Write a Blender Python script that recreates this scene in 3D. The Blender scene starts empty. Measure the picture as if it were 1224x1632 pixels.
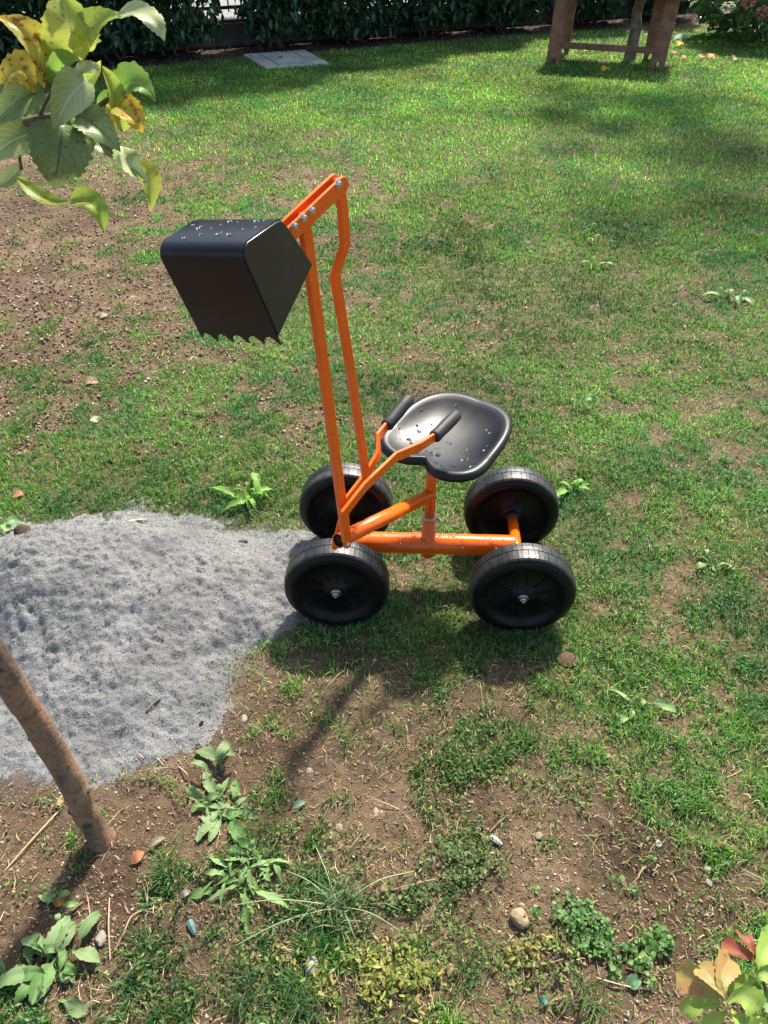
import bpy, bmesh, math, random
import numpy as np
from mathutils import Vector, Matrix, Quaternion
random.seed(4); rng = np.random.default_rng(11)
SC = bpy.context.scene
COL = SC.collection
# ---------------------------------------------------------------- camera
H = 1.4; PITCH = math.radians(40); FPX = 1226.0
cam = bpy.data.cameras.new('camera'); camo = bpy.data.objects.new('camera', cam); COL.objects.link(camo)
camo.location = (0, 0, H); camo.rotation_euler = (math.radians(50), 0, 0)
cam.sensor_fit = 'VERTICAL'; cam.sensor_height = 36; cam.lens = 36*FPX/1632
cam.clip_start = 0.02; cam.clip_end = 800
SC.camera = camo
# ---------------------------------------------------------------- sky and sun
SUN_EL = 53; SUN_AZ = 21
wd = bpy.data.worlds.new('World'); SC.world = wd; wd.use_nodes = True
nt = wd.node_tree; nt.nodes.clear()
sky = nt.nodes.new('ShaderNodeTexSky'); sky.sky_type = 'NISHITA'; sky.sun_disc = False
sky.sun_elevation = math.radians(SUN_EL); sky.sun_rotation = math.radians(SUN_AZ)
sky.air_density = 1.0; sky.dust_density = 2.5; sky.ozone_density = 1.0
bg = nt.nodes.new('ShaderNodeBackground'); bg.inputs[1].default_value = 0.13
wo = nt.nodes.new('ShaderNodeOutputWorld')
nt.links.new(sky.outputs[0], bg.inputs[0]); nt.links.new(bg.outputs[0], wo.inputs[0])
sl = bpy.data.lights.new('sun', 'SUN'); sl.energy = 4.8; sl.angle = math.radians(4.0); sl.color = (1, .94, .83)
so = bpy.data.objects.new('sun', sl); COL.objects.link(so)
az, el = math.radians(SUN_AZ), math.radians(SUN_EL)
SD = Vector((math.sin(az)*math.cos(el), math.cos(az)*math.cos(el), math.sin(el)))
so.rotation_euler = SD.to_track_quat('Z', 'Y').to_euler()
so.location = (3, 8, 9)
SC.view_settings.view_transform = 'Standard'; SC.view_settings.look = 'None'
SC.view_settings.exposure = 1.1; SC.view_settings.gamma = 1; SC.view_settings.use_curve_mapping = False

# ---------------------------------------------------------------- measuring helpers (photo point -> place)
def ray(x, y):
    a = (x-612)/FPX; b = (y-816)/FPX
    return np.array([a, math.cos(PITCH)-b*math.sin(PITCH), -math.sin(PITCH)-b*math.cos(PITCH)])
def gp(x, y, z=0.0):
    r = ray(x, y); t = (z-H)/r[2]; return Vector(r*t + np.array([0, 0, H]))
def atY(x, y, Y):
    r = ray(x, y); return Vector(r*(Y/r[1]) + np.array([0, 0, H]))
def gp_arr(x, y):
    a = (x-612)/FPX; b = (y-816)/FPX
    ry = math.cos(PITCH)-b*math.sin(PITCH); rz = -math.sin(PITCH)-b*math.cos(PITCH)
    t = -H/rz; return a*t, ry*t
def px_arr(X, Y, Z=0.0):
    dz = Z-H
    dep = Y*math.cos(PITCH)-dz*math.sin(PITCH); v = -(Y*math.sin(PITCH)+dz*math.cos(PITCH))
    return 612+FPX*X/dep, 816+FPX*v/dep

# ---------------------------------------------------------------- noise
_T = np.random.default_rng(5).random((256, 256))
def vn(x, y, s, seed=0):
    x = np.asarray(x)/s+seed*17.31+500; y = np.asarray(y)/s+seed*9.77+500
    xi = np.floor(x).astype(int); yi = np.floor(y).astype(int); fx = x-xi; fy = y-yi
    fx = fx*fx*(3-2*fx); fy = fy*fy*(3-2*fy)
    a = _T[xi % 256, yi % 256]; b = _T[(xi+1) % 256, yi % 256]; c = _T[xi % 256, (yi+1) % 256]; d = _T[(xi+1) % 256, (yi+1) % 256]
    return (a*(1-fx)+b*fx)*(1-fy)+(c*(1-fx)+d*fx)*fy
def fbm(x, y, s, seed=0, o=4):
    r = 0; a = .5; n = 0
    for i in range(o):
        r = r+a*vn(x, y, s, seed+i*3); n += a; a *= .55; s *= .5
    return r/n

# ---------------------------------------------------------------- materials
def mat(name, color=(.5, .5, .5), rough=.6, metal=0, coat=0, spec=.5):
    m = bpy.data.materials.new(name); m.use_nodes = True
    p = m.node_tree.nodes['Principled BSDF']
    p.inputs['Base Color'].default_value = (*color, 1); p.inputs['Roughness'].default_value = rough
    p.inputs['Metallic'].default_value = metal; p.inputs['Coat Weight'].default_value = coat; p.inputs['Coat Roughness'].default_value = .12
    p.inputs['Specular IOR Level'].default_value = spec
    return m
def nodes(m): return m.node_tree.nodes, m.node_tree.links, m.node_tree.nodes['Principled BSDF']
def add_noise(m, c1, c2, scale, detail=6, lo=.35, hi=.65, bump=0, bscale=None, bdist=.01, rough=None, extra=None):
    N, L, p = nodes(m)
    tc = N.new('ShaderNodeTexCoord'); n = N.new('ShaderNodeTexNoise'); n.inputs['Scale'].default_value = scale; n.inputs['Detail'].default_value = detail
    n.inputs['Roughness'].default_value = .6
    L.new(tc.outputs['Object'], n.inputs['Vector'])
    r = N.new('ShaderNodeValToRGB'); r.color_ramp.elements[0].position = lo; r.color_ramp.elements[1].position = hi
    r.color_ramp.elements[0].color = (*c1, 1); r.color_ramp.elements[1].color = (*c2, 1)
    L.new(n.outputs['Fac'], r.inputs[0]); L.new(r.outputs[0], p.inputs['Base Color'])
    if bump:
        b = N.new('ShaderNodeBump'); b.inputs['Strength'].default_value = bump; b.inputs['Distance'].default_value = bdist
        n2 = N.new('ShaderNodeTexNoise'); n2.inputs['Scale'].default_value = bscale or scale; n2.inputs['Detail'].default_value = 6; n2.inputs['Roughness'].default_value = .65
        L.new(tc.outputs['Object'], n2.inputs['Vector']); L.new(n2.outputs['Fac'], b.inputs['Height']); L.new(b.outputs[0], p.inputs['Normal'])
    if rough:
        mr = N.new('ShaderNodeMapRange'); mr.inputs['To Min'].default_value = rough[0]; mr.inputs['To Max'].default_value = rough[1]
        L.new(n.outputs['Fac'], mr.inputs['Value']); L.new(mr.outputs[0], p.inputs['Roughness'])
    return m
def tint_mat(name, rough=.5, trans=.35, spec=.4, boost=1.0):
    """plant matter whose own colour is stored per vertex, thin enough for light to pass"""
    m = bpy.data.materials.new(name); m.use_nodes = True; N, L, p = nodes(m)
    a = N.new('ShaderNodeAttribute'); a.attribute_name = 'tint'
    L.new(a.outputs['Color'], p.inputs['Base Color']); p.inputs['Roughness'].default_value = rough; p.inputs['Specular IOR Level'].default_value = spec
    t = N.new('ShaderNodeBsdfTranslucent'); mx = N.new('ShaderNodeMixShader'); mx.inputs[0].default_value = trans
    L.new(a.outputs['Color'], t.inputs[0]); L.new(p.outputs[0], mx.inputs[1]); L.new(t.outputs[0], mx.inputs[2])
    L.new(mx.outputs[0], N['Material Output'].inputs['Surface'])
    return m
def leaf_mat(name, c1, c2, spot, spot_amt, trans=.35, rough=.45, rib=(.3, .36, .15), rw=.04, sc=60, c3=None):
    m = bpy.data.materials.new(name); m.use_nodes = True; N, L, p = nodes(m)
    tc = N.new('ShaderNodeTexCoord')
    n = N.new('ShaderNodeTexNoise'); n.inputs['Scale'].default_value = sc*.35; n.inputs['Detail'].default_value = 3; L.new(tc.outputs['Object'], n.inputs['Vector'])
    r = N.new('ShaderNodeValToRGB'); r.color_ramp.elements[0].position = .4; r.color_ramp.elements[1].position = .62
    r.color_ramp.elements[0].color = (*c1, 1); r.color_ramp.elements[1].color = (*c2, 1); L.new(n.outputs['Fac'], r.inputs[0])
    n2 = N.new('ShaderNodeTexNoise'); n2.inputs['Scale'].default_value = sc*3.2; n2.inputs['Detail'].default_value = 4; L.new(tc.outputs['Object'], n2.inputs['Vector'])
    r2 = N.new('ShaderNodeValToRGB'); r2.color_ramp.elements[0].position = .66-spot_amt; r2.color_ramp.elements[1].position = .72-spot_amt*.8
    L.new(n2.outputs['Fac'], r2.inputs[0])
    mix = N.new('ShaderNodeMixRGB'); L.new(r2.outputs[0], mix.inputs[0]); L.new(r.outputs[0], mix.inputs[1]); mix.inputs[2].default_value = (*spot, 1)
    # veins from the leaf's own coordinates
    uv = N.new('ShaderNodeUVMap'); sep = N.new('ShaderNodeSeparateXYZ'); L.new(uv.outputs[0], sep.inputs[0])
    ab = N.new('ShaderNodeMath'); ab.operation = 'ABSOLUTE'; L.new(sep.outputs['Y'], ab.inputs[0])
    lt = N.new('ShaderNodeMath'); lt.operation = 'LESS_THAN'; lt.inputs[1].default_value = rw; L.new(ab.outputs[0], lt.inputs[0])
    m1 = N.new('ShaderNodeMath'); m1.operation = 'MULTIPLY_ADD'; m1.inputs[1].default_value = -.35; L.new(ab.outputs[0], m1.inputs[0]); L.new(sep.outputs['X'], m1.inputs[2])
    m2 = N.new('ShaderNodeMath'); m2.operation = 'MULTIPLY'; m2.inputs[1].default_value = 8; L.new(m1.outputs[0], m2.inputs[0])
    m3 = N.new('ShaderNodeMath'); m3.operation = 'PINGPONG'; m3.inputs[1].default_value = .5; L.new(m2.outputs[0], m3.inputs[0])
    m4 = N.new('ShaderNodeMath'); m4.operation = 'LESS_THAN'; m4.inputs[1].default_value = .06; L.new(m3.outputs[0], m4.inputs[0])
    m5 = N.new('ShaderNodeMath'); m5.operation = 'MULTIPLY'; m5.inputs[1].default_value = .45; L.new(m4.outputs[0], m5.inputs[0])
    mxm = N.new('ShaderNodeMath'); mxm.operation = 'MAXIMUM'; L.new(lt.outputs[0], mxm.inputs[0]); L.new(m5.outputs[0], mxm.inputs[1])
    mx2 = N.new('ShaderNodeMixRGB'); L.new(mxm.outputs[0], mx2.inputs[0]); L.new(mix.outputs[0], mx2.inputs[1]); mx2.inputs[2].default_value = (*rib, 1)
    L.new(mx2.outputs[0], p.inputs['Base Color']); p.inputs['Roughness'].default_value = rough; p.inputs['Specular IOR Level'].default_value = .25
    b = N.new('ShaderNodeBump'); b.inputs['Strength'].default_value = .35; b.inputs['Distance'].default_value = .002; b.invert = True
    L.new(mxm.outputs[0], b.inputs['Height']); L.new(b.outputs[0], p.inputs['Normal'])
    t = N.new('ShaderNodeBsdfTranslucent'); mx = N.new('ShaderNodeMixShader'); mx.inputs[0].default_value = trans
    L.new(mx2.outputs[0], t.inputs[0]); L.new(p.outputs[0], mx.inputs[1]); L.new(t.outputs[0], mx.inputs[2]); L.new(mx.outputs[0], N['Material Output'].inputs['Surface'])
    return m

# ---------------------------------------------------------------- object helpers
def props(o, label=None, cat=None, group=None, kind=None):
    if label: o['label'] = label
    if cat: o['category'] = cat
    if group: o['group'] = group
    if kind: o['kind'] = kind
    return o
def thing(name, label, cat, loc=(0, 0, 0), rz=0, group=None):
    o = bpy.data.objects.new(name, None); COL.objects.link(o); o.location = loc; o.rotation_euler.z = rz
    o.empty_display_size = .1
    return props(o, label, cat, group)
def link(name, me, m=None, parent=None, **k):
    o = bpy.data.objects.new(name, me); COL.objects.link(o)
    if m:
        for q in (m if isinstance(m, (list, tuple)) else [m]):
            if len(me.materials) < (len(m) if isinstance(m, (list, tuple)) else 1): me.materials.append(q)
    if parent:
        o.parent = parent
        # geometry is written in world coordinates: undo the parents' transform
        bpy_mw = Matrix.Identity(4); q = parent
        while q: bpy_mw = Matrix.LocRotScale(q.location, q.rotation_euler, q.scale) @ bpy_mw; q = q.parent
        o.matrix_local = bpy_mw.inverted()
    return props(o, **k)
def mesh_from(name, V, F, smooth=True):
    me = bpy.data.meshes.new(name); me.from_pydata([tuple(v) for v in V], [], F); me.update()
    if smooth: me.polygons.foreach_set('use_smooth', [True]*len(me.polygons))
    return me
def tri_mesh(name, V, F, Cc=None, smooth=True):
    me = bpy.data.meshes.new(name); V = np.asarray(V, np.float32); F = np.asarray(F, np.int32)
    me.vertices.add(len(V)); me.vertices.foreach_set('co', V.ravel())
    me.loops.add(F.size); me.loops.foreach_set('vertex_index', F.ravel())
    me.polygons.add(len(F)); k = F.shape[1]
    me.polygons.foreach_set('loop_start', np.arange(0, F.size, k, dtype=np.int32))
    try: me.polygons.foreach_set('loop_total', np.full(len(F), k, np.int32))
    except Exception: pass
    if smooth: me.polygons.foreach_set('use_smooth', np.ones(len(F), bool))
    me.update(calc_edges=True)
    if Cc is not None:
        a = me.attributes.new('tint', 'FLOAT_COLOR', 'POINT')
        a.data.foreach_set('color', np.concatenate([np.asarray(Cc, np.float32), np.ones((len(V), 1), np.float32)], 1).ravel())
    return me
def frames(path):
    P = [Vector(p) for p in path]; T = []
    for i in range(len(P)):
        a = P[max(i-1, 0)]; b = P[min(i+1, len(P)-1)]; T.append((b-a).normalized())
    n = T[0].orthogonal().normalized(); out = []
    for i, t in enumerate(T):
        n = (n-t*n.dot(t)).normalized(); out.append((P[i], t, n, t.cross(n)))
    return out
def tube(path, r, n=16, caps=True):
    if not isinstance(r, (list, tuple)): r = [r]*len(path)
    V = []; F = []
    for i, (p, t, a, b) in enumerate(frames(path)):
        for k in range(n):
            q = 2*math.pi*k/n; V.append(p+(a*math.cos(q)+b*math.sin(q))*r[i])
    for i in range(len(path)-1):
        for k in range(n): F.append((i*n+k, i*n+(k+1) % n, (i+1)*n+(k+1) % n, (i+1)*n+k))
    if caps: F += [tuple(range(n-1, -1, -1)), tuple(range((len(path)-1)*n, len(path)*n))]
    return V, F
def smooth_path(pts, n=6):
    P = [Vector(p) for p in pts]; out = []
    Q = [P[0]*2-P[1]]+P+[P[-1]*2-P[-2]]
    for i in range(1, len(Q)-2):
        for k in range(n):
            t = k/n; a, b, c, d = Q[i-1:i+3]
            out.append(.5*((2*b)+(c-a)*t+(2*a-5*b+4*c-d)*t*t+(-a+3*b-3*c+d)*t*t*t))
    out.append(P[-1]); return out
def bar(path, lat, hl, hw, rounded=(False, False), bevel_r=.0015, taper=None):
    """flat bar along path; lat = unit lateral direction, hl = half thickness along it, hw = half width"""
    P = [Vector(p) for p in path]; lat = Vector(lat)
    T = []; S = []
    sec = []
    for i in range(len(P)):
        tin = (P[i]-P[i-1]).normalized() if i else (P[1]-P[0]).normalized()
        tout = (P[i+1]-P[i]).normalized() if i < len(P)-1 else tin
        t = (tin+tout).normalized(); s = t.cross(lat).normalized(); c = max(.5, t.dot(tout))
        sec.append((P[i], s*(hw/c)))
    if rounded[0]:
        t = (P[1]-P[0]).normalized(); s = t.cross(lat).normalized()
        sec = [(P[0]-t*hw*math.cos(q), s*hw*max(math.sin(q), .08)) for q in (0, .5, 1.0, 1.3)]+sec
    if rounded[1]:
        t = (P[-1]-P[-2]).normalized(); s = t.cross(lat).normalized()
        sec = sec+[(P[-1]+t*hw*math.cos(q), s*hw*max(math.sin(q), .08)) for q in (1.3, 1.0, .5, 0)]
    V = []; F = []
    for p, s in sec:
        V += [p-lat*hl-s, p+lat*hl-s, p+lat*hl+s, p-lat*hl+s]
    for i in range(len(sec)-1):
        for k in range(4): F.append((i*4+k, i*4+(k+1) % 4, i*4+4+(k+1) % 4, i*4+4+k))
    n = len(sec)*4; F += [(3, 2, 1, 0), (n-4, n-3, n-2, n-1)]
    return V, F
def addmod_bevel(o, w=.0015, seg=2, ang=40):
    b = o.modifiers.new('bevel', 'BEVEL'); b.width = w; b.segments = seg; b.limit_method = 'ANGLE'; b.angle_limit = math.radians(ang)
    o.data.polygons.foreach_set('use_smooth', [True]*len(o.data.polygons))
    try: o.data.set_sharp_from_angle(angle=math.radians(35))
    except Exception: pass
    return o
def box_on(c, ex, ey, ez):
    c, ex, ey, ez = map(Vector, (c, ex, ey, ez)); V = []
    for sz in (-1, 1):
        for sx, sy in ((-1, -1), (1, -1), (1, 1), (-1, 1)): V.append(c+ex*sx+ey*sy+ez*sz)
    return V, [(3, 2, 1, 0), (4, 5, 6, 7), (0, 1, 5, 4), (1, 2, 6, 5), (2, 3, 7, 6), (3, 0, 4, 7)]
def join(*parts):
    V = []; F = []
    for v, f in parts:
        k = len(V); V += list(v); F += [tuple(i+k for i in q) for q in f]
    return V, F
def lathe(profile, c, axis, n=48):
    """profile of (distance along axis, radius)"""
    c = Vector(c); ax = Vector(axis).normalized(); a = ax.cross(Vector((0, 0, 1)))
    a = a.normalized() if a.length > 1e-4 else Vector((1, 0, 0)); b = ax.cross(a); V = []; F = []
    for d, r in profile:
        for k in range(n):
            q = 2*math.pi*k/n; V.append(c+ax*d+(a*math.cos(q)+b*math.sin(q))*max(r, .0003))
    for i in range(len(profile)-1):
        for k in range(n): F.append((i*n+k, i*n+(k+1) % n, (i+1)*n+(k+1) % n, (i+1)*n+k))
    return V, F

# ================================================================ GROUND
CXg = [0, 150, 300, 450, 600, 750, 900, 1050, 1224]
CG = [(60,  [.8, .8, .9, 1, 1, 1, 1, 1, 1]),
      (120, [.8, .85, .9, 1, 1, 1, 1, 1, 1]),
      (200, [.6, .66, .8, .92, .95, 1, 1, 1, 1]),
      (280, [.16, .28, .5, .64, .66, .92, 1, .96, 1]),
      (360, [.12, .24, .44, .62, .72, .86, .95, .97, .95]),
      (450, [.06, .2, .34, .66, .76, .84, .9, .92, .86]),
      (540, [.1, .34, .52, .70, .76, .80, .90, .90, .90]),
      (640, [.6, .7, .82, .8, .76, .80, .86, .88, .86]),
      (740, [.95, .95, .95, .9, .86, .86, .82, .80, .82]),
      (810, [1, 1, 1, 1, .92, .84, .7, .7, .76]),
      (900, [.0, .0, .1, .85, .84, .8, .76, .68, .68]),
      (1000, [0, 0, 0, .85, .86, .76, .86, .8, .78]),
      (1100, [0, 0, 0, .48, .56, .55, .88, .88, .9]),
      (1200, [0, 0, .05, .12, .3, .55, .7, .8, .9]),
      (1300, [.05, .08, .1, .06, .10, .14, .38, .58, .85]),
      (1400, [.16, .12, .2, .28, .26, .16, .12, .26, .6]),
      (1500, [.14, .12, .16, .3, .34, .3, .2, .25, .42]),
      (1632, [.25, .3, .36, .42, .48, .4, .3, .2, .25])]
CYg = np.array([r[0] for r in CG]); CMg = np.array([r[1] for r in CG])
def cover(X, Y):
    """how green the lawn is at a place (0 bare earth, 1 closed turf)"""
    px, py = px_arr(np.asarray(X, float), np.maximum(np.asarray(Y, float), .05))
    px = np.clip(px, 0, 1223.9); py = np.clip(py, 60, 1631.9)
    j = np.clip(np.searchsorted(CYg, py, side='right')-1, 0, len(CYg)-2); i = np.clip(np.searchsorted(CXg, px, side='right')-1, 0, len(CXg)-2)
    fx = (px-np.array(CXg)[i])/(np.array(CXg)[i+1]-np.array(CXg)[i]); fy = (py-CYg[j])/(CYg[j+1]-CYg[j])
    return (CMg[j, i]*(1-fx)+CMg[j, i+1]*fx)*(1-fy)+(CMg[j+1, i]*(1-fx)+CMg[j+1, i+1]*fx)*fy
def patch(X, Y):
    c = cover(X, Y); n = .30*fbm(X, Y, .35, 1, 4)+.70*fbm(X, Y, .085, 9, 4)
    n = (n-.5)*2.9+.5
    return np.clip((c*1.10-.05-n)*3.0+.32, .26*np.clip(c-.12, 0, 1), 1)
# lawn edge / bed line
E0 = gp(0, 124); E1 = gp(850, 56); ED = (E1-E0); ED.z = 0; ED.normalize(); EN = Vector((-ED.y, ED.x, 0))
def side(X, Y): return (X-E0.x)*EN.x+(Y-E0.y)*EN.y
def edge_off(X, Y): return side(X, Y)+(fbm(X, Y, .5, 40, 3)-.5)*.25
# sand pile outline (in ground places)
SAND = [gp(x, y) for x, y in ((-420, 860), (-120, 850), (0, 838), (120, 826), (230, 808), (330, 826), (400, 838), (480, 838), (560, 870), (560, 930), (500, 985), (440, 1010), (392, 1050), (372, 1100), (350, 1150), (300, 1195), (215, 1225), (150, 1245), (60, 1255), (0, 1262), (-160, 1285), (-420, 1290))]
SP = np.array([(p.x, p.y) for p in SAND])
def sand_sd(X, Y):
    X = np.asarray(X, float); Y = np.asarray(Y, float); ins = np.zeros(X.shape, bool); dm = np.full(X.shape, 9.)
    for i in range(len(SP)):
        ax, ay = SP[i]; bx, by = SP[(i+1) % len(SP)]
        t = np.clip(((X-ax)*(bx-ax)+(Y-ay)*(by-ay))/((bx-ax)**2+(by-ay)**2), 0, 1)
        dm = np.minimum(dm, np.hypot(X-ax-t*(bx-ax), Y-ay-t*(by-ay)))
        c = ((ay > Y) != (by > Y)) & (X < (bx-ax)*(Y-ay)/(by-ay+1e-12)+ax); ins ^= c
    return np.where(ins, dm, -dm)
def axis(lo, f0, f1, hi, s, g=1.09):
    a = list(np.arange(f0, f1+1e-9, s)); d = s
    while a[-1] < hi: d *= g; a.append(a[-1]+d)
    d = s
    while a[0] > lo: d *= g; a.insert(0, a[0]-d)
    return np.array(a)
gx = axis(-300, -1.25, 1.25, 300, .0115, 1.045); gy = axis(-60, .38, 2.3, 500, .0115, 1.035)
GX, GY = np.meshgrid(gx, gy)
def ground_z(X, Y):
    near = np.clip(1.6-np.hypot(X, Y)/4.5, 0.15, 1)
    pt = patch(X, Y)
    z = (fbm(X, Y, .5, 3, 3)-.5)*.030*near+(fbm(X, Y, .09, 21, 3)-.5)*.020*near+(fbm(X, Y, .03, 33, 2)-.5)*.011*near*(1-.4*pt)
    return z+.0
GZ = ground_z(GX, GY)
far = np.clip((np.hypot(GX, GY)-14)/20, 0, 1); GZ = GZ*(1-far)
nx, ny = len(gx), len(gy)
idx = np.arange(nx*ny).reshape(ny, nx)
Fg = np.stack([idx[:-1, :-1].ravel(), idx[:-1, 1:].ravel(), idx[1:, 1:].ravel(), idx[1:, :-1].ravel()], 1)
me = tri_mesh('ground', np.stack([GX.ravel(), GY.ravel(), GZ.ravel()], 1), Fg)
eo = edge_off(GX, GY)
a = me.attributes.new('lawn', 'FLOAT', 'POINT'); a.data.foreach_set('value', (patch(GX, GY)*(eo < .0)).astype(np.float32).ravel())
a = me.attributes.new('bed', 'FLOAT', 'POINT'); a.data.foreach_set('value', np.clip(eo*8+.4, 0, 1).astype(np.float32).ravel())
a = me.attributes.new('sandy', 'FLOAT', 'POINT'); a.data.foreach_set('value', np.clip((sand_sd(GX, GY)+(fbm(GX, GY, .04, 66, 4)-.5)*.12+.02)*9, 0, 1).astype(np.float32).ravel())

m_ground = mat('earth', rough=.9, spec=.25); N, L, p = nodes(m_ground)
tc = N.new('ShaderNodeTexCoord')
def noise_n(scale, detail=6, rough=.6):
    n = N.new('ShaderNodeTexNoise'); n.inputs['Scale'].default_value = scale; n.inputs['Detail'].default_value = detail; n.inputs['Roughness'].default_value = rough
    L.new(tc.outputs['Object'], n.inputs['Vector']); return n
def ramp_n(src, stops):
    r = N.new('ShaderNodeValToRGB'); el_ = r.color_ramp.elements
    while len(el_) < len(stops): el_.new(.5)
    for e_, (ps, c) in zip(el_, stops): e_.position = ps; e_.color = (*c, 1)
    L.new(src, r.inputs[0]); return r
def mix_n(fac, a_, b_, mode='MIX'):
    x = N.new('ShaderNodeMixRGB'); x.blend_type = mode
    for s_, v_ in ((0, fac), (1, a_), (2, b_)):
        if hasattr(v_, 'is_output'): L.new(v_, x.inputs[s_])
        elif isinstance(v_, tuple): x.inputs[s_].default_value = (*v_, 1)
        else: x.inputs[s_].default_value = v_
    return x
def attr_n(nm): q = N.new('ShaderNodeAttribute'); q.attribute_name = nm; return q
n1 = noise_n(5, 8, .65); n2 = noise_n(70, 8, .7); n3 = noise_n(260, 5, .7)
soil = ramp_n(n1.outputs['Fac'], [(.3, (.08, .053, .030)), (.5, (.145, .098, .057)), (.7, (.225, .162, .100))])
fine = ramp_n(n2.outputs['Fac'], [(.3, (.45, .42, .40)), (.5, (1, 1, 1)), (.72, (1.35, 1.3, 1.25))])
s0 = mix_n(1.0, soil.outputs[0], fine.outputs[0], 'MULTIPLY'); n5 = noise_n(2.3, 5, .6); damp = ramp_n(n5.outputs['Fac'], [(.36, (.62, .58, .55)), (.52, (1, 1, 1)), (.7, (1.12, 1.1, 1.06))]); s1 = mix_n(1.0, s0.outputs[0], damp.outputs[0], 'MULTIPLY')
lawnc = ramp_n(n2.outputs['Fac'], [(.3, (.025, .030, .010)), (.5, (.085, .085, .028)), (.7, (.19, .17, .07))])
s2 = mix_n(attr_n('lawn').outputs['Fac'], s1.outputs[0], lawnc.outputs[0])
sandc = ramp_n(n3.outputs['Fac'], [(.3, (.17, .165, .15)), (.7, (.29, .285, .265))])
s3 = mix_n(attr_n('sandy').outputs['Fac'], s2.outputs[0], sandc.outputs[0])
bedc = ramp_n(n2.outputs['Fac'], [(.35, (.022, .014, .010)), (.55, (.06, .036, .025)), (.75, (.16, .11, .085))])
s4 = mix_n(attr_n('bed').outputs['Fac'], s3.outputs[0], bedc.outputs[0])
L.new(s4.outputs[0], p.inputs['Base Color'])
b1 = N.new('ShaderNodeBump'); b1.inputs['Strength'].default_value = 1; b1.inputs['Distance'].default_value = .012; L.new(n2.outputs['Fac'], b1.inputs['Height'])
b2 = N.new('ShaderNodeBump'); b2.inputs['Strength'].default_value = .8; b2.inputs['Distance'].default_value = .004; L.new(n3.outputs['Fac'], b2.inputs['Height'])
L.new(b1.outputs[0], b2.inputs['Normal']); L.new(b2.outputs[0], p.inputs['Normal'])
link('ground', me, m_ground, kind='structure')

# height of the real ground at a place
def gz(x, y): return float(ground_z(np.array([x]), np.array([y]))[0])
def on(x, y):
    q = gp(x, y); return Vector((q.x, q.y, gz(q.x, q.y)))

# ---------------------------------------------------------------- sand pile
sx = np.arange(-1.70, .02, .005); sy = np.arange(.70, 1.80, .005); SX, SY = np.meshgrid(sx, sy)
def sand_h(X, Y):
    sd = sand_sd(X, Y)+(fbm(X, Y, .16, 60, 4)-.5)*.13+(fbm(X, Y, .035, 65, 4)-.5)*.07
    h = .15*np.exp(-(((X+.80)/.36)**2+((Y-1.36)/.22)**2))+.06*np.exp(-(((X+.42)/.28)**2+((Y-1.22)/.22)**2))+.03*np.exp(-(((X+.55)/.2)**2+((Y-1.02)/.10)**2))
    h = h+.03*np.exp(-(((X+.50)/.14)**2+((Y-1.45)/.10)**2))
    h = h*(.8+.4*fbm(X, Y, .22, 70, 3))
    e = 1-np.exp(-np.clip(sd, 0, 1)/.09)
    lum = (fbm(X, Y, .12, 80, 3)-.5)*.018+(fbm(X, Y, .030, 85, 2)-.5)*.006+(fbm(X, Y, .0125, 90, 2)-.5)*.0155
    pits = -np.clip(vn(X, Y, .0125, 95)-.62, 0, 1)*.018
    edge = np.clip(sd*14, -2.2, 1)
    return ground_z(X, Y)+(h*e+(lum+pits)*(.35+.65*e))*np.clip(edge+.5, 0, 1)+.0045*edge-.0015, sd
SZ, SDd = sand_h(SX, SY)
keep = SDd > -.06
nx2, ny2 = len(sx), len(sy); idx = np.arange(nx2*ny2).reshape(ny2, nx2)
Fs = np.stack([idx[:-1, :-1].ravel(), idx[:-1, 1:].ravel(), idx[1:, 1:].ravel(), idx[1:, :-1].ravel()], 1)
kf = (keep[:-1, :-1] & keep[1:, 1:] & keep[:-1, 1:] & keep[1:, :-1]).ravel()
Fs = Fs[kf]; used = np.unique(Fs); remap = np.zeros(nx2*ny2, int); remap[used] = np.arange(len(used))
Vs = np.stack([SX.ravel(), SY.ravel(), SZ.ravel()], 1)[used]
m_sand = mat('grey_sand', rough=.85, spec=.3); N, L, p = nodes(m_sand); tc = N.new('ShaderNodeTexCoord')
n1 = noise_n(9, 6, .6); n2 = noise_n(420, 4, .75); n3 = noise_n(90, 6, .7)
c1 = ramp_n(n1.outputs['Fac'], [(.35, (.185, .186, .180)), (.65, (.275, .276, .266))]); c2 = ramp_n(n2.outputs['Fac'], [(.32, (.45, .45, .45)), (.5, (1, 1, 1)), (.7, (1.3, 1.3, 1.3))])
c3 = mix_n(1.0, c1.outputs[0], c2.outputs[0], 'MULTIPLY'); L.new(c3.outputs[0], p.inputs['Base Color'])
b1 = N.new('ShaderNodeBump'); b1.inputs['Strength'].default_value = 1; b1.inputs['Distance'].default_value = .013; L.new(n3.outputs['Fac'], b1.inputs['Height'])
b2 = N.new('ShaderNodeBump'); b2.inputs['Strength'].default_value = .7; b2.inputs['Distance'].default_value = .0025; L.new(n2.outputs['Fac'], b2.inputs['Height'])
L.new(b1.outputs[0], b2.inputs['Normal']); L.new(b2.outputs[0], p.inputs['Normal'])
link('sand_pile', tri_mesh('sand_pile', Vs, remap[Fs]), m_sand, label='low heap of grey sand spread on the lawn beside the young tree', cat='sand pile')
def surf_z(x, y):
    z = gz(x, y); h, s = sand_h(np.array([[x]]), np.array([[y]]))
    return max(z, float(h[0, 0])) if s[0, 0] > -.05 else z

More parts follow.
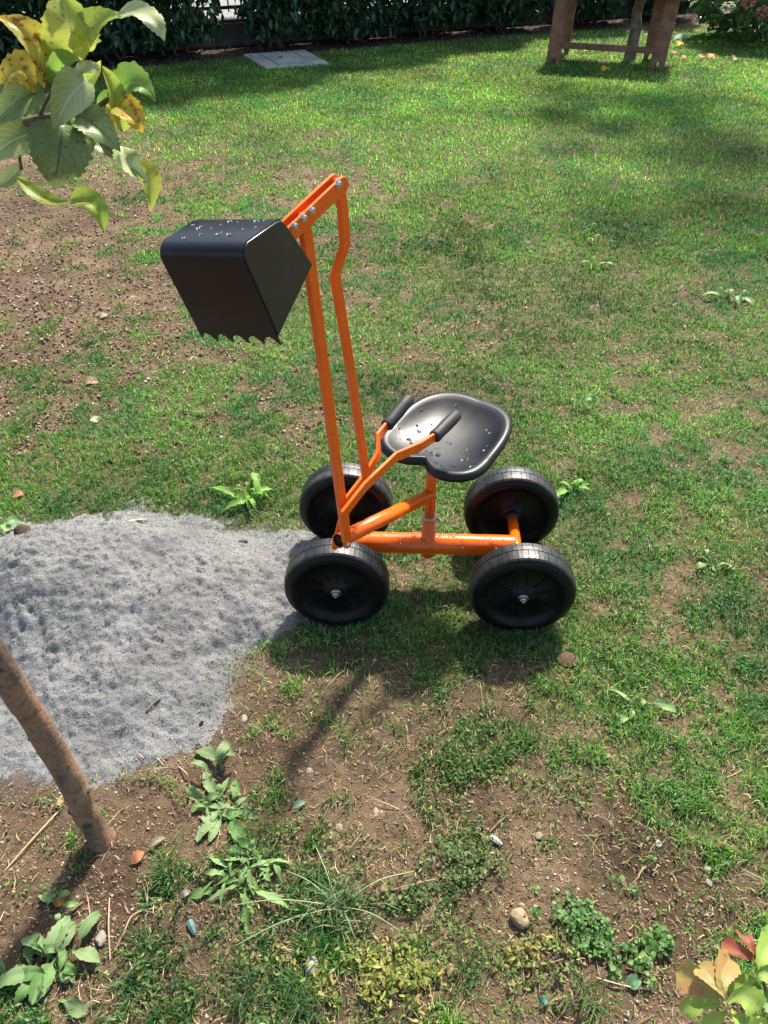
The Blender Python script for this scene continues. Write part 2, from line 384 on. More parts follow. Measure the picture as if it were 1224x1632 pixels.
# ---------------------------------------------------------------- grass (ground cover: nobody could count it)
def samp(n, x0=-200, x1=1424, y0=46, y1=1750, p=1.0):
    x = rng.uniform(x0, x1, n); y = y0+(y1-y0)*rng.random(n)**p
    X, Y = gp_arr(x, y); return X, Y
def blades(X, Y, hmin, hmax, w0, colfn, lean=.5, zoff=0, wpx=.0011):
    n = len(X); Z = ground_z(X, Y)-.003+zoff
    dep = Y*.766+.9
    h = rng.uniform(hmin, hmax, n); w = np.maximum(w0*rng.uniform(.7, 1.3, n), dep*wpx*rng.uniform(.6, 1, n))
    az = rng.uniform(0, 2*np.pi, n); ln = rng.random(n)**.8*lean
    dx, dy = np.cos(az), np.sin(az); tw = az+np.pi/2+rng.uniform(-.6, .6, n); wx, wy = np.cos(tw)*w/2, np.sin(tw)*w/2
    up1 = np.cos(ln*.6); o1 = np.sin(ln*.6); up2 = np.cos(ln*1.5); o2 = np.sin(ln*1.5)
    m = np.stack([X+dx*o1*h*.5, Y+dy*o1*h*.5, Z+up1*h*.5], 1)
    t = m+np.stack([dx*o2*h*.5, dy*o2*h*.5, np.maximum(up2, -.3)*h*.5], 1)
    W = np.stack([wx, wy, np.zeros(n)], 1); B = np.stack([X, Y, Z], 1)
    V = np.stack([B-W, B+W, m-W*.85, m+W*.85, t], 1).reshape(-1, 3)
    k = (np.arange(n)*5)[:, None]; F = np.concatenate([k+[0, 1, 3], k+[0, 3, 2], k+[2, 3, 4]], 1).reshape(-1, 3)
    C0 = colfn(X, Y, n); Cc = np.repeat(C0[:, None, :], 5, 1)
    return V, F, Cc.reshape(-1, 3)
def pal(cols, wts, n, var=.25):
    c = np.array(cols)[rng.choice(len(cols), n, p=np.array(wts)/sum(wts))]
    return np.clip(c*rng.uniform(1-var, 1+var, (n, 1)), 0, 1)
GREENS = [(.075, .235, .028), (.125, .31, .04), (.21, .38, .06), (.035, .13, .03), (.08, .24, .07), (.34, .41, .13), (.46, .40, .20)]
def gcol(X, Y, n):
    g = pal(GREENS, [3, 3.4, 3.0, 1.8, 1.8, 1.2, .8], n, .42)
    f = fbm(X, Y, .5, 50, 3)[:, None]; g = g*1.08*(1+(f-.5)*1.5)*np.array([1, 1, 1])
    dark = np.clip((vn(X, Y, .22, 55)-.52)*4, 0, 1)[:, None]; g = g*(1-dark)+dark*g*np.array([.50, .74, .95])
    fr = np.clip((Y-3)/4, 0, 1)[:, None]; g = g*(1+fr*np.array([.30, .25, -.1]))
    return np.clip(g, 0, 1)
def lawn_ok(X, Y, thr=None, pw=1.0):
    gap = np.clip((vn(X, Y, .021, 61)*.6+vn(X, Y, .05, 62)*.4-.33)*5, .15, 1); gap = gap+(1-gap)*np.clip((Y-3.5)/3, 0, 1); k = patch(X, Y)*gap > rng.random(len(X)); sd = sand_sd(X, Y)+(fbm(X, Y, .16, 60, 4)-.5)*.10+rng.normal(0, .03, len(X)); k &= sd < .004
    k &= edge_off(X, Y) < 0
    return k
tuft = lambda X, Y, s, t: vn(X, Y, s, 77) > t
XY = [samp(470000, y0=52, y1=1750), samp(170000, y0=46, y1=420), samp(90000, y0=46, y1=200), samp(130000, y0=300, y1=820)]
m_grass = tint_mat('grass_blade', .48, .50, .4)
parts_ = []
X, Y = map(np.concatenate, zip(*XY)); k = lawn_ok(X, Y); X, Y = X[k], Y[k]
nearm = Y < 2.0+2.2*rng.random(len(Y))
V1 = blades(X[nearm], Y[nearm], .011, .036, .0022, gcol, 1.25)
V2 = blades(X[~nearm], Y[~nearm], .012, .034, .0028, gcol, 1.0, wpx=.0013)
def cat_parts(ps):
    V = []; F = []; Cc = []; o = 0
    for v, f, c in ps: V.append(v); F.append(f+o); Cc.append(c); o += len(v)
    return np.concatenate(V), np.concatenate(F), np.concatenate(Cc)
V, F, Cc = cat_parts([V1, V2])
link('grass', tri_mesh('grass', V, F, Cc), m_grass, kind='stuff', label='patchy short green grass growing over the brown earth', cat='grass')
print('grass tris', len(F))
# dry straw and dead stems lying over the earth
def straws(n, y0, y1, lmin, lmax, w, cols, wts, p=1.0, dens=None):
    X, Y = samp(n, y0=y0, y1=y1, p=p); sd = sand_sd(X, Y)
    k = (edge_off(X, Y) < .05) & (sd < .02)
    if dens is not None: k &= dens(X, Y) > rng.random(len(X))
    X, Y = X[k], Y[k]; n = len(X)
    Z = ground_z(X, Y)+.002+rng.random(n)*.007; l = rng.uniform(lmin, lmax, n); az = rng.uniform(0, 2*np.pi, n)
    dep = Y*.766+.9; ww = np.maximum(w, dep*.0009)*rng.uniform(.6, 1.2, n)
    dx, dy = np.cos(az), np.sin(az); bend = rng.normal(0, .18, n); ti = rng.normal(0, .16, n)
    B = np.stack([X, Y, Z], 1); M = B+np.stack([dx*l*.5, dy*l*.5, ti*l*.3+.003], 1); T = B+np.stack([dx*l-dy*bend*l, dy*l+dx*bend*l, ti*l*.5], 1)
    W = np.stack([-dy*ww/2, dx*ww/2, ww*.3], 1)
    V = np.stack([B-W, B+W, M-W, M+W, T], 1).reshape(-1, 3); k = (np.arange(n)*5)[:, None]
    F = np.concatenate([k+[0, 1, 3], k+[0, 3, 2], k+[2, 3, 4]], 1).reshape(-1, 3)
    return V, F, np.repeat(pal(cols, wts, n)[:, None], 5, 1).reshape(-1, 3)
STR = [(.36, .28, .15), (.26, .18, .10), (.46, .38, .22), (.16, .10, .06)]
dn = lambda X, Y: np.clip(.04+.96*np.exp(-((patch(X, Y)-.45)/.35)**2), 0, 1)
ps = [straws(48000, 60, 1700, .006, .020, .0011, STR, [3, 3, 1.5, 2], dens=dn), straws(12000, 60, 600, .015, .035, .002, STR, [3, 3, 1.5, 1], dens=dn),
      straws(260, 1000, 1750, .03, .08, .0014, STR, [3, 2, 1.5, 1])]
V, F, Cc = cat_parts(ps)
link('dry_straw', tri_mesh('dry_straw', V, F, Cc), tint_mat('straw', .7, .12, .2), kind='stuff', label='dry dead grass stems scattered over lawn and earth', cat='straw')
# small creeping leaves among the grass, and flat chips / crumbs on the earth
def flakes(X, Y, smin, smax, cols, wts, zlo, zhi, tilt=.5, thick=False, zfn=None):
    n = len(X); Z = (zfn(X, Y) if zfn else ground_z(X, Y))+rng.uniform(zlo, zhi, n); s = rng.uniform(smin, smax, n)[:, None]; s = np.maximum(s, (Y*.766+.9)[:, None]*.0011)
    az = rng.uniform(0, 2*np.pi, n); a = np.stack([np.cos(az), np.sin(az), rng.normal(0, tilt, n)], 1); a /= np.linalg.norm(a, axis=1)[:, None]
    b = np.stack([-np.sin(az), np.cos(az), rng.normal(0, tilt, n)], 1); b -= a*(a*b).sum(1)[:, None]; b /= np.linalg.norm(b, axis=1)[:, None]
    c = np.stack([X, Y, Z], 1); up = np.cross(a, b)
    b = b*rng.uniform(.5, .95, (n, 1))
    if not thick:
        V = np.stack([c-a*s, c-a*s*.1+b*s*.55+up*s*.2, c+a*s, c-a*s*.1-b*s*.55+up*s*.2], 1).reshape(-1, 3); k = (np.arange(n)*4)[:, None]
        F = np.concatenate([k+[0, 2, 1], k+[0, 3, 2]], 1).reshape(-1, 3); m = 4
    else:
        j = lambda: rng.uniform(.7, 1.2, (n, 1))
        V = np.stack([c-a*s*j(), c+b*s*j(), c+a*s*j(), c-b*s*j(), c+up*s*.6*j(), c-up*s*.6], 1).reshape(-1, 3); k = (np.arange(n)*6)[:, None]
        F = np.concatenate([k+[0, 1, 4], k+[1, 2, 4], k+[2, 3, 4], k+[3, 0, 4], k+[1, 0, 5], k+[2, 1, 5], k+[3, 2, 5], k+[0, 3, 5]], 1).reshape(-1, 3)
        F = F[:, ::-1]; m = 6
        F = F[:, ::-1]
    return V, F, np.repeat(pal(cols, wts, n)[:, None], m, 1).reshape(-1, 3)
X, Y = samp(120000, y0=60); k = lawn_ok(X, Y) & (vn(X, Y, .12, 31) > .40); X, Y = X[k], Y[k]
V, F, Cc = flakes(X, Y, .0025, .0065, [(.12, .22, .05), (.17, .27, .07), (.08, .16, .05), (.25, .31, .14)], [3, 2, 2, 1], .006, .022, .6)
link('creeping_leaves', tri_mesh('creeping_leaves', V, F, Cc), m_grass, kind='stuff', label='tiny creeping weed leaves mixed through the grass', cat='ground cover')
m_crumb = tint_mat('earth_crumb', .9, 0.0, .2)
X, Y = samp(75000, y0=60, y1=1700); k = (edge_off(X, Y) < 0) & (sand_sd(X, Y) < .0) & (rng.random(len(X)) < (1.05-patch(X, Y)))
X, Y = X[k], Y[k]
kk = rng.random(len(X)) < .8; SC1 = [(.20, .135, .082), (.27, .185, .115), (.15, .10, .06), (.36, .27, .18)]
v1 = flakes(X[kk], Y[kk], .0010, .0030, SC1, [3, 3, 1.5, .6], -.001, .002, .3, True)
v0 = flakes(X[~kk], Y[~kk], .0025, .0060, SC1, [3, 3, 1.5, .4], -.003, .001, .3, True)
X, Y = samp(22000, x0=-200, x1=900, y0=200, y1=740); k = (rng.random(len(X)) < (1.02-patch(X, Y))*np.clip(1.2-(px_arr(X, Y)[0])/800, .1, 1)); X, Y = X[k], Y[k]
v2 = flakes(X, Y, .003, .010, [(.17, .105, .075), (.28, .2, .15), (.11, .065, .045), (.48, .40, .30)], [3, 2, 3, .7], .0, .008, .4, True)
V, F, Cc = cat_parts([v0, v1, v2])
link('soil_crumbs', tri_mesh('soil_crumbs', V, F, Cc, smooth=False), m_crumb, kind='stuff', label='loose crumbs and clods of brown earth', cat='soil')
X, Y = samp(1500, y0=300, y1=1700); k = (edge_off(X, Y) < 0) & (sand_sd(X, Y) < -.01) & (rng.random(len(X)) < (1.05-patch(X, Y))); X, Y = X[k], Y[k]
V, F, Cc = flakes(X, Y, .0022, .0055, [(.34, .26, .17), (.30, .19, .11), (.36, .33, .28), (.28, .15, .08)], [3, 2, 2, 1], .000, .003, .2, True)
link('grit', tri_mesh('grit', V, F, Cc, smooth=True), m_crumb, kind='stuff', label='small pale grit stones scattered on bare earth', cat='gravel')
X = rng.uniform(-1.6, -.05, 16000); Y = rng.uniform(.72, 1.7, 16000); k = sand_sd(X, Y) > -.06+rng.normal(0, .02, 16000); X, Y = X[k], Y[k]
V, F, Cc = flakes(X, Y, .0008, .0024, [(.10, .08, .07), (.21, .205, .2), (.2, .13, .09), (.27, .268, .255)], [.25, 4, .25, 6], -.001, .003, .3, True, zfn=lambda a, b: np.maximum(sand_h(a[None], b[None])[0][0], ground_z(a, b)))
link('sand_crumbs', tri_mesh('sand_crumbs', V, F, Cc, smooth=False), m_crumb, kind='stuff', label='little lumps of grit lying on the sand heap', cat='gravel')
# bed mulch at the back
X, Y = samp(26000, y0=5, y1=125); e = edge_off(X, Y); k = (e > -.03) & (e < .75); X, Y = X[k], Y[k]
V, F, Cc = flakes(X, Y, .008, .02, [(.05, .03, .022), (.10, .06, .045), (.16, .11, .09), (.5, .42, .36)], [4, 3, 2, .22], .002, .02, .5)
link('bed_litter', tri_mesh('bed_litter', V, F, Cc), tint_mat('litter', .8, .05, .2), kind='stuff', label='dark mulch and dead leaves under the hedge', cat='mulch')

# ================================================================ BACK OF THE GARDEN
def P_edge(px, off):
    """place on the bed line under photo column px, off metres behind it"""
    r = ray(px, 60); dx, dy = r[0], r[1]
    # solve E0 + s*ED + off*EN = t*(dx,dy)
    A = np.array([[ED.x, -dx], [ED.y, -dy]]); bb = -np.array([E0.x+off*EN.x, E0.y+off*EN.y]); s, t = np.linalg.solve(A, bb)
    return Vector((t*dx, t*dy, 0))
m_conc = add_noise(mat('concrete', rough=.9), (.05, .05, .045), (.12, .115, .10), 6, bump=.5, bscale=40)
w0 = P_edge(-500, .74); w1 = P_edge(1750, .74)
def wall_seg(a_, b_, z0, z1, th):
    d = (b_-a_); L_ = d.length/2; d.normalize(); n_ = Vector((-d.y, d.x, 0))
    return box_on((a_+b_)/2+Vector((0, 0, (z0+z1)/2)), d*L_, n_*th/2, Vector((0, 0, (z1-z0)/2)))
tw = thing('low_wall', 'low concrete kerb wall behind the hedge along the lawn', 'wall', (w0+w1)/2)
nb = 12
for i in range(nb):
    a_ = w0.lerp(w1, i/nb); b_ = w0.lerp(w1, (i+1)/nb); d_ = (b_-a_).normalized()
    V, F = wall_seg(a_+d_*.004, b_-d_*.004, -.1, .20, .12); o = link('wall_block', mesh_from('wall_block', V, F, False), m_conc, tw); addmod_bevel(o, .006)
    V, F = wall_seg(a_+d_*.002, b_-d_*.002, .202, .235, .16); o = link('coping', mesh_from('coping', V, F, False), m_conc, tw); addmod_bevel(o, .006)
m_fence = mat('black_steel', (.012, .014, .016), .5)
tf = thing('metal_fence', 'dark metal railing standing on the low wall behind the hedge', 'fence', (w0+w1)/2+Vector((0, 0, .235)))
LW = (w1-w0).length; npst = int(LW/.95)
for i in range(npst+1):
    c = w0.lerp(w1, i/npst); V, F = box_on(c+Vector((0, 0, .235+.6)), ED*.022, EN*.022, (0, 0, .6)); link('post', mesh_from('post', V, F, False), m_fence, tf)
nb_ = min(280, int(LW/.13))
barme = None
for i in range(nb_):
    c = w0.lerp(w1, (i+.5)/nb_)
    V, F = box_on(c+Vector((0, 0, .235+.6)), ED*.006, EN*.006, (0, 0, .55)); link('upright', mesh_from('upright', V, F, False), m_fence, tf)
for z in (.31, .80, 1.40):
    V, F = wall_seg(w0, w1, z, z+.03, .02); link('rail', mesh_from('rail', V, F, False), m_fence, tf)
# road beyond
ra = P_edge(-900, .9); m_road = add_noise(mat('pale_gravel', rough=.9), (.12, .12, .125), (.24, .24, .24), 25, bump=.6, bscale=60, bdist=.02)
a_ = E0+ED*-30+EN*1.0; V = [a_, a_+ED*70, a_+ED*70+EN*9, a_+EN*9]; V = [Vector((v.x, v.y, .03)) for v in V]
link('road', mesh_from('road', V, [(0, 1, 2, 3)]), m_road, kind='structure')

def leafcloud(n, posfn, size, cols, wts, asp=.4, droop=.5, var=.3):
    """n pointed leaves folded at the midrib; posfn -> centres"""
    c = posfn(n); n = len(c); az = rng.uniform(0, 2*np.pi, n); dr = rng.normal(-droop, .45, n)
    a = np.stack([np.cos(az)*np.cos(dr), np.sin(az)*np.cos(dr), np.sin(dr)], 1); rl = rng.normal(0, .5, n)
    s0 = np.stack([-np.sin(az), np.cos(az), np.zeros(n)], 1); up = np.cross(a, s0)
    b = s0*np.cos(rl)[:, None]+up*np.sin(rl)[:, None]; nn = np.cross(a, b)
    l = (size*rng.uniform(.6, 1.25, n))[:, None]; w = l*asp/2
    V = np.stack([c-a*l/2, c-a*l*.12+b*w+nn*w*.35, c+a*l*.22+b*w*.8+nn*w*.3-nn*0, c+a*l/2-nn*w*.5, c+a*l*.22-b*w*.8+nn*w*.3, c-a*l*.12-b*w+nn*w*.35, c+a*l*.05], 1).reshape(-1, 3)
    k = (np.arange(n)*7)[:, None]; F = np.concatenate([k+[0, 6, 1], k+[1, 6, 2], k+[2, 6, 3], k+[3, 6, 4], k+[4, 6, 5], k+[5, 6, 0]], 1).reshape(-1, 3)
    return V, F, np.repeat(pal(cols, wts, n, var)[:, None], 7, 1).reshape(-1, 3)
m_laurel = tint_mat('laurel_leaf', .32, .18, .5)
m_bark = add_noise(mat('bark', rough=.85), (.05, .038, .028), (.13, .10, .08), 30, bump=.8, bscale=60)
LAUR = [(.035, .085, .035), (.05, .11, .045), (.025, .06, .03), (.09, .15, .06)]
HG = 'laurel shrubs of the hedge behind the lawn'
shr = [(-170, .62, 3.5, 'leftmost broad laurel shrub of the hedge, partly behind the yellowing leaves'), (20, .60, 3.5, 'laurel shrub of the hedge right behind the yellowing branch'),
       (165, .52, 3.5, 'laurel shrub of the hedge between the yellowing branch and the fence gap'), (275, .46, 3.4, 'laurel shrub of the hedge left of the gap that shows the fence'),
       (450, .42, 3.2, 'laurel shrub of the hedge just behind the concrete inspection cover'), (560, .52, 3.0, 'dense laurel shrub of the hedge right of the inspection cover'),
       (690, .55, 2.1, 'laurel shrub of the hedge behind the middle of the lawn'), (800, .48, 1.5, 'low thin laurel shrub of the hedge left of the wooden table'),
       (935, .50, 1.0, 'dark laurel shrub of the hedge seen between the table legs'), (1050, .40, .9, 'small laurel shrub of the hedge behind the far table leg')]
for i, (px, rad, hh, lab) in enumerate(shr):
    c = P_edge(px, .38); t = thing('laurel_shrub', lab, 'shrub', c, 0, HG)
    zlo = .10
    rad *= 1.12
    def pf(n, c=c, rad=rad, hh=hh, zlo=zlo, lo=True):
        ph = rng.uniform(0, 2*np.pi, n); rr = rng.random(n)**.42; z = rng.uniform(zlo, .95, n) if lo else rng.uniform(.8, hh, n)
        bulge = .72+.28*np.clip((z-zlo)/.5, 0, 1); bulge = bulge+(vn(ph*1.5, z, .35, i)-.5)*.35
        lx = np.cos(ph)*rr*rad*bulge; ly = np.sin(ph)*rr*.40*bulge
        z = z-(vn(lx, z, .2, 5+i)-.5)*.12*(z < .4)
        return np.stack([c.x+lx*ED.x+ly*EN.x, c.y+lx*ED.y+ly*EN.y, z], 1)
    V, F, Cc = cat_parts([leafcloud(int(5200*rad), pf, .105, LAUR, [3, 3, 2, .5], .40, .6), leafcloud(int(2100*rad*max(.3, (hh-.8))), lambda n: pf(n, lo=False), .19, LAUR, [3, 3, 2, .5], .5, .6)])
    link('foliage', tri_mesh('foliage', V, F, Cc), m_laurel, t)
    for k in range(3):
        q = c+ED*random.uniform(-.15, .15)*1; V, F = tube(smooth_path([q, q+ED*random.uniform(-.12, .12)+Vector((0, 0, .25)), q+ED*random.uniform(-.3, .3)+EN*random.uniform(-.1, .1)+Vector((0, 0, .8))], 4), [.016]*4+[.013]*4+[.010], 8)
        link('stem', mesh_from('stem', V, F), m_bark, t)
# hydrangea-like shrub at the right
c = gp(1235, 72); hc = c
t = thing('flowering_shrub', 'leafy shrub with large light green leaves and pink blossoms right of the table', 'shrub', c)
def pf(n):
    ph = rng.uniform(0, 2*np.pi, n); th = rng.uniform(0, 1, n); rr = rng.random(n)**.3
    z = .08+th*.95; rad = .92*np.sqrt(np.clip(1-((th-.42)/.62)**2, .03, 1))*rr
    return np.stack([hc.x+.1+np.cos(ph)*rad, hc.y+.35+np.sin(ph)*rad*.8, z], 1)
V, F, Cc = leafcloud(2200, pf, .13, [(.12, .24, .07), (.17, .29, .09), (.08, .17, .06), (.3, .34, .13)], [3, 2, 3, .4], .62, .35)
link('foliage', tri_mesh('foliage', V, F, Cc), tint_mat('shrub_leaf', .4, .3, .5), t)
for k in range(5):
    q = Vector((hc.x+random.uniform(-.2, .3), hc.y+random.uniform(.1, .5), -.02)); V, F = tube([q, q+Vector((random.uniform(-.15, .15), random.uniform(-.1, .1), .5)), q+Vector((random.uniform(-.3, .3), -.1, .8))], [.012, .01, .006], 7)
    link('stem', mesh_from('stem', V, F), m_bark, t)
m_pink = tint_mat('blossom', .6, .3, .3)
for (x, y) in ((1215, 20), (1160, 12), (1192, 4)):
    q = atY(x, y, hc.y-.32)
    def pb(n): d = rng.normal(0, 1, (n, 3)); d /= np.linalg.norm(d, axis=1)[:, None]; return np.array(q)+d*np.array([.06, .06, .045])
    V, F, Cc = leafcloud(90, pb, .03, [(.55, .20, .18), (.62, .30, .26), (.45, .14, .12)] if x != 1160 else [(.5, .5, .36), (.4, .42, .25)], [2, 2, 1] if x != 1160 else [1, 1], .9, 0)
    link('blossom', tri_mesh('blossom', V, F, Cc), m_pink, t)
# ---- back tree whose crown shades the right of the lawn
tb = gp(1003, 95); t = thing('garden_tree', 'slim leaning tree behind the wooden table, its crown shading the lawn', 'tree', tb)
tt = atY(1024, -5, tb.y+.15); d_ = (tt-tb); top = tb+d_*3.6; top.z = 2.0
pth = smooth_path([tb+Vector((0, 0, -.05)), tb+d_*.5, tt, Vector((tt.x+.35, tt.y+.12, 1.3)), Vector((tt.x+.55, tt.y+.2, 2.2)), Vector((tt.x+.6, tt.y+.2, 3.4))], 5)
V, F = tube(pth, [.058-.04*i/len(pth) for i in range(len(pth))], 14)
m_tb = add_noise(mat('pale_bark', rough=.9), (.10, .075, .055), (.30, .25, .20), 14, bump=.7, bscale=45)
link('trunk', mesh_from('trunk', V, F), m_tb, t)
top = Vector((tt.x+.6, tt.y+.2, 3.4)); cr = []
for k in range(7):
    a_ = k*2.4; e_ = top+Vector((math.cos(a_)*random.uniform(.9, 1.5), math.sin(a_)*.9, random.uniform(-.4, 1.6)))
    s_ = top-Vector((0, 0, random.uniform(.1, 1.2))); V, F = tube([s_, s_.lerp(e_, .5)+Vector((0, 0, .15)), e_], [.024, .016, .006], 7); link('branch', mesh_from('branch', V, F), m_tb, t); cr.append(e_)
def pf(n):
    cs = []
    for (x, y, r_) in ((950, 152, .42), (1045, 172, .45), (890, 186, .25), (985, 205, .22), (1140, 225, .38), (1050, 246, .22), (1195, 262, .30), (1165, 335, .24), (1215, 345, .26), (965, 318, .20), (1000, 372, .15), (1195, 405, .18), (925, 243, .16), (1100, 290, .16)):
        g = gp(x, y); d = (8.5-g.y)/SD.y; cs.append((g.x+SD.x*d, 8.5, SD.z*d, r_))
    ci = rng.integers(0, len(cs), n); C_ = np.array(cs)[ci]; d = rng.normal(0, 1, (n, 3)); d /= np.linalg.norm(d, axis=1)[:, None]
    return C_[:, :3]+d*(C_[:, 3]*rng.random(n)**.4)[:, None]
V, F, Cc = leafcloud(2300, pf, .13, [(.07, .14, .04), (.10, .18, .05)], [1, 1], .6, .3)
link('crown', tri_mesh('crown', V, F, Cc), m_laurel, t)

# ---------------------------------------------------------------- wooden table
m_wood = mat('brown_wood', rough=.6); add_noise(m_wood, (.15, .062, .034), (.27, .125, .075), 12, bump=.25, bscale=50, bdist=.004)
A_ = gp(881, 101); B_ = gp(1046, 112); dT = (B_-A_); dT.z = 0; lenT = dT.length; dT.normalize(); nT = Vector((-dT.y, dT.x, 0))
t = thing('wooden_table', 'brown wooden garden table with slab legs and stretcher on the lawn', 'table', (A_+B_)/2+nT*.25)
def slab_leg(c, topx):
    # board with a notched foot: width along nT' direction, standing
    V = []; F = []; wv = dT; th = nT
    prof = [(-.062, 0), (-.020, 0), (-.008, .07), (.008, .07), (.020, 0), (.062, 0), (.058, .54), (-.058, .54)]
    for s_ in (-.022, .022):
        for (x_, z_) in prof: V.append(c+wv*(x_+topx*z_)+th*s_+Vector((0, 0, z_)))
    n = len(prof); F.append(tuple(range(n-1, -1, -1))); F.append(tuple(range(n, 2*n)))
    for i in range(n): F.append((i, (i+1) % n, n+(i+1) % n, n+i))
    return V, F
for c, tx in ((A_, .03), (B_, .045), (A_+nT*.5+dT*.0, .03), (B_+nT*.5-dT*.10, .0)):
    V, F = slab_leg(Vector((c.x, c.y, 0)), tx); o = link('leg', mesh_from('leg', V, F, False), m_wood, t); addmod_bevel(o, .004)
for off in (0,):
    V, F = box_on((A_+B_)/2+nT*(off+.0)+dT*.01+Vector((0, 0, .150)), dT*(lenT/2-.060), nT*.018, (0, 0, .024)); o = link('stretcher', mesh_from('stretcher', V, F, False), m_wood, t); addmod_bevel(o, .003)
for sgn, c in ((0, A_), (1, B_)):
    V, F = box_on(c+nT*.25+dT*(.035)+Vector((0, 0, .515)), dT*.018, nT*.226, (0, 0, .022)); o = link('apron', mesh_from('apron', V, F, False), m_wood, t)
for k in range(5):
    V, F = box_on((A_+B_)/2+dT*.04+nT*(-.07+.155*k+.0)+Vector((0, 0, .556)), dT*(lenT/2+.10), nT*.072, (0, 0, .015)); o = link('plank', mesh_from('plank', V, F, False), m_wood, t); addmod_bevel(o, .003)
# ---------------------------------------------------------------- concrete inspection cover
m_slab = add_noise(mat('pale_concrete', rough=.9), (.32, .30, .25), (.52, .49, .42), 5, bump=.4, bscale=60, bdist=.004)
ca = gp(388, 89); cb = gp(486, 82); cc = gp(524, 103); cd = gp(424, 111)
t = thing('inspection_cover', 'pale concrete inspection cover set flat in the shaded lawn', 'manhole cover', (ca+cb+cc+cd)/4)
def quadbox(us, vs, z0, z1):
    V = []
    for z in (z0, z1):
        for u_, v_ in ((us[0], vs[0]), (us[1], vs[0]), (us[1], vs[1]), (us[0], vs[1])):
            q = (ca*(1-u_)+cb*u_)*(1-v_)+(cd*(1-u_)+cc*u_)*v_; V.append(Vector((q.x, q.y, z)))
    return V, [(0, 1, 2, 3), (7, 6, 5, 4), (4, 5, 1, 0), (5, 6, 2, 1), (6, 7, 3, 2), (7, 4, 0, 3)]
for us, vs in (((0, .23), (0, 1)), ((.78, 1), (0, 1)), ((.235, .775), (0, .10)), ((.235, .775), (.92, 1))):
    V, F = quadbox(us, vs, -.02, .016); o = link('frame', mesh_from('frame', V, F, False), m_slab, t); addmod_bevel(o, .004)
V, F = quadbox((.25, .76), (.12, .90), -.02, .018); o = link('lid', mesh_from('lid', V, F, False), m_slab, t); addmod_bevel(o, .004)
q = (ca+cb+cc+cd)/4; V, F = lathe([(0.0, .022), (.003, .022), (.003, 0)], Vector((q.x-.05, q.y+.03, .0185)), (0, 0, 1), 16)
link('lifting_socket', mesh_from('lifting_socket', V, F), mat('rust', (.04, .03, .025), .8), t)

# ================================================================ THE TOY DIGGER
m_or = mat('orange_paint', (.80, .165, .012), .28, coat=.12, spec=.4); N, L, p = nodes(m_or); tc = N.new('ShaderNodeTexCoord')
n1 = noise_n(30, 4, .6); r_ = ramp_n(n1.outputs['Fac'], [(.35, (.70, .105, .004)), (.65, (.78, .125, .005))]); n7 = noise_n(170, 6, .75); dr_ = ramp_n(n7.outputs['Fac'], [(.64, (0, 0, 0)), (.72, (.6, .6, .6))]); mm = mix_n(dr_.outputs[0], r_.outputs[0], (.22, .10, .05)); L.new(mm.outputs[0], p.inputs['Base Color'])
mr = N.new('ShaderNodeMapRange'); mr.inputs['To Min'].default_value = .18; mr.inputs['To Max'].default_value = .40; n2 = noise_n(90, 5, .6); L.new(n2.outputs['Fac'], mr.inputs['Value']); L.new(mr.outputs[0], p.inputs['Roughness'])
def black(name, rough, c=(.014, .015, .017), bump=.12, sc=180, bd=.0006, dust=.0, spec=.5):
    m = mat(name, c, rough, spec=spec); N_, L_, p_ = nodes(m); tc_ = N_.new('ShaderNodeTexCoord'); n_ = N_.new('ShaderNodeTexNoise'); n_.inputs['Scale'].default_value = sc; n_.inputs['Detail'].default_value = 5
    L_.new(tc_.outputs['Object'], n_.inputs['Vector']); b_ = N_.new('ShaderNodeBump'); b_.inputs['Strength'].default_value = bump*3; b_.inputs['Distance'].default_value = bd; L_.new(n_.outputs['Fac'], b_.inputs['Height']); L_.new(b_.outputs[0], p_.inputs['Normal'])
    n3_ = N_.new('ShaderNodeTexNoise'); n3_.inputs['Scale'].default_value = 14; n3_.inputs['Detail'].default_value = 8; n3_.inputs['Roughness'].default_value = .7; L_.new(tc_.outputs['Object'], n3_.inputs['Vector'])
    r2 = N_.new('ShaderNodeValToRGB'); r2.color_ramp.elements[0].position = .5; r2.color_ramp.elements[1].position = .8; r2.color_ramp.elements[0].color = (*c, 1); r2.color_ramp.elements[1].color = (c[0]+dust, c[1]+dust*.85, c[2]+dust*.7, 1)
    L_.new(n3_.outputs['Fac'], r2.inputs[0]); L_.new(r2.outputs[0], p_.inputs['Base Color'])
    m2 = N_.new('ShaderNodeMapRange'); m2.inputs['To Min'].default_value = rough*.75; m2.inputs['To Max'].default_value = rough*1.35; L_.new(n3_.outputs['Fac'], m2.inputs['Value']); L_.new(m2.outputs[0], p_.inputs['Roughness'])
    return m
m_bk = black('black_plastic', .36, (.004,.0045,.005), bump=.05, dust=.014, spec=.2); m_bkt = black('bucket_plastic', .30, (.004,.005,.006), bump=.05, dust=.008, spec=.42); m_tread = black('black_tread', .42, (.013, .0135, .014), .2, 220, .0008, .06); m_rub = black('black_foam', .6, (.012, .012, .013), .3, 300, .0008)
m_seat = black('seat_plastic', .38, (.004, .005, .007), .10, 260, .0005, .01, .32)
m_zinc = mat('zinc_bolt', (.62, .62, .60), .28, 1)
m_drop = mat('water', (.9, .92, .95), .02); m_drop.node_tree.nodes['Principled BSDF'].inputs['Transmission Weight'].default_value = 1; m_drop.node_tree.nodes['Principled BSDF'].inputs['IOR'].default_value = 1.33

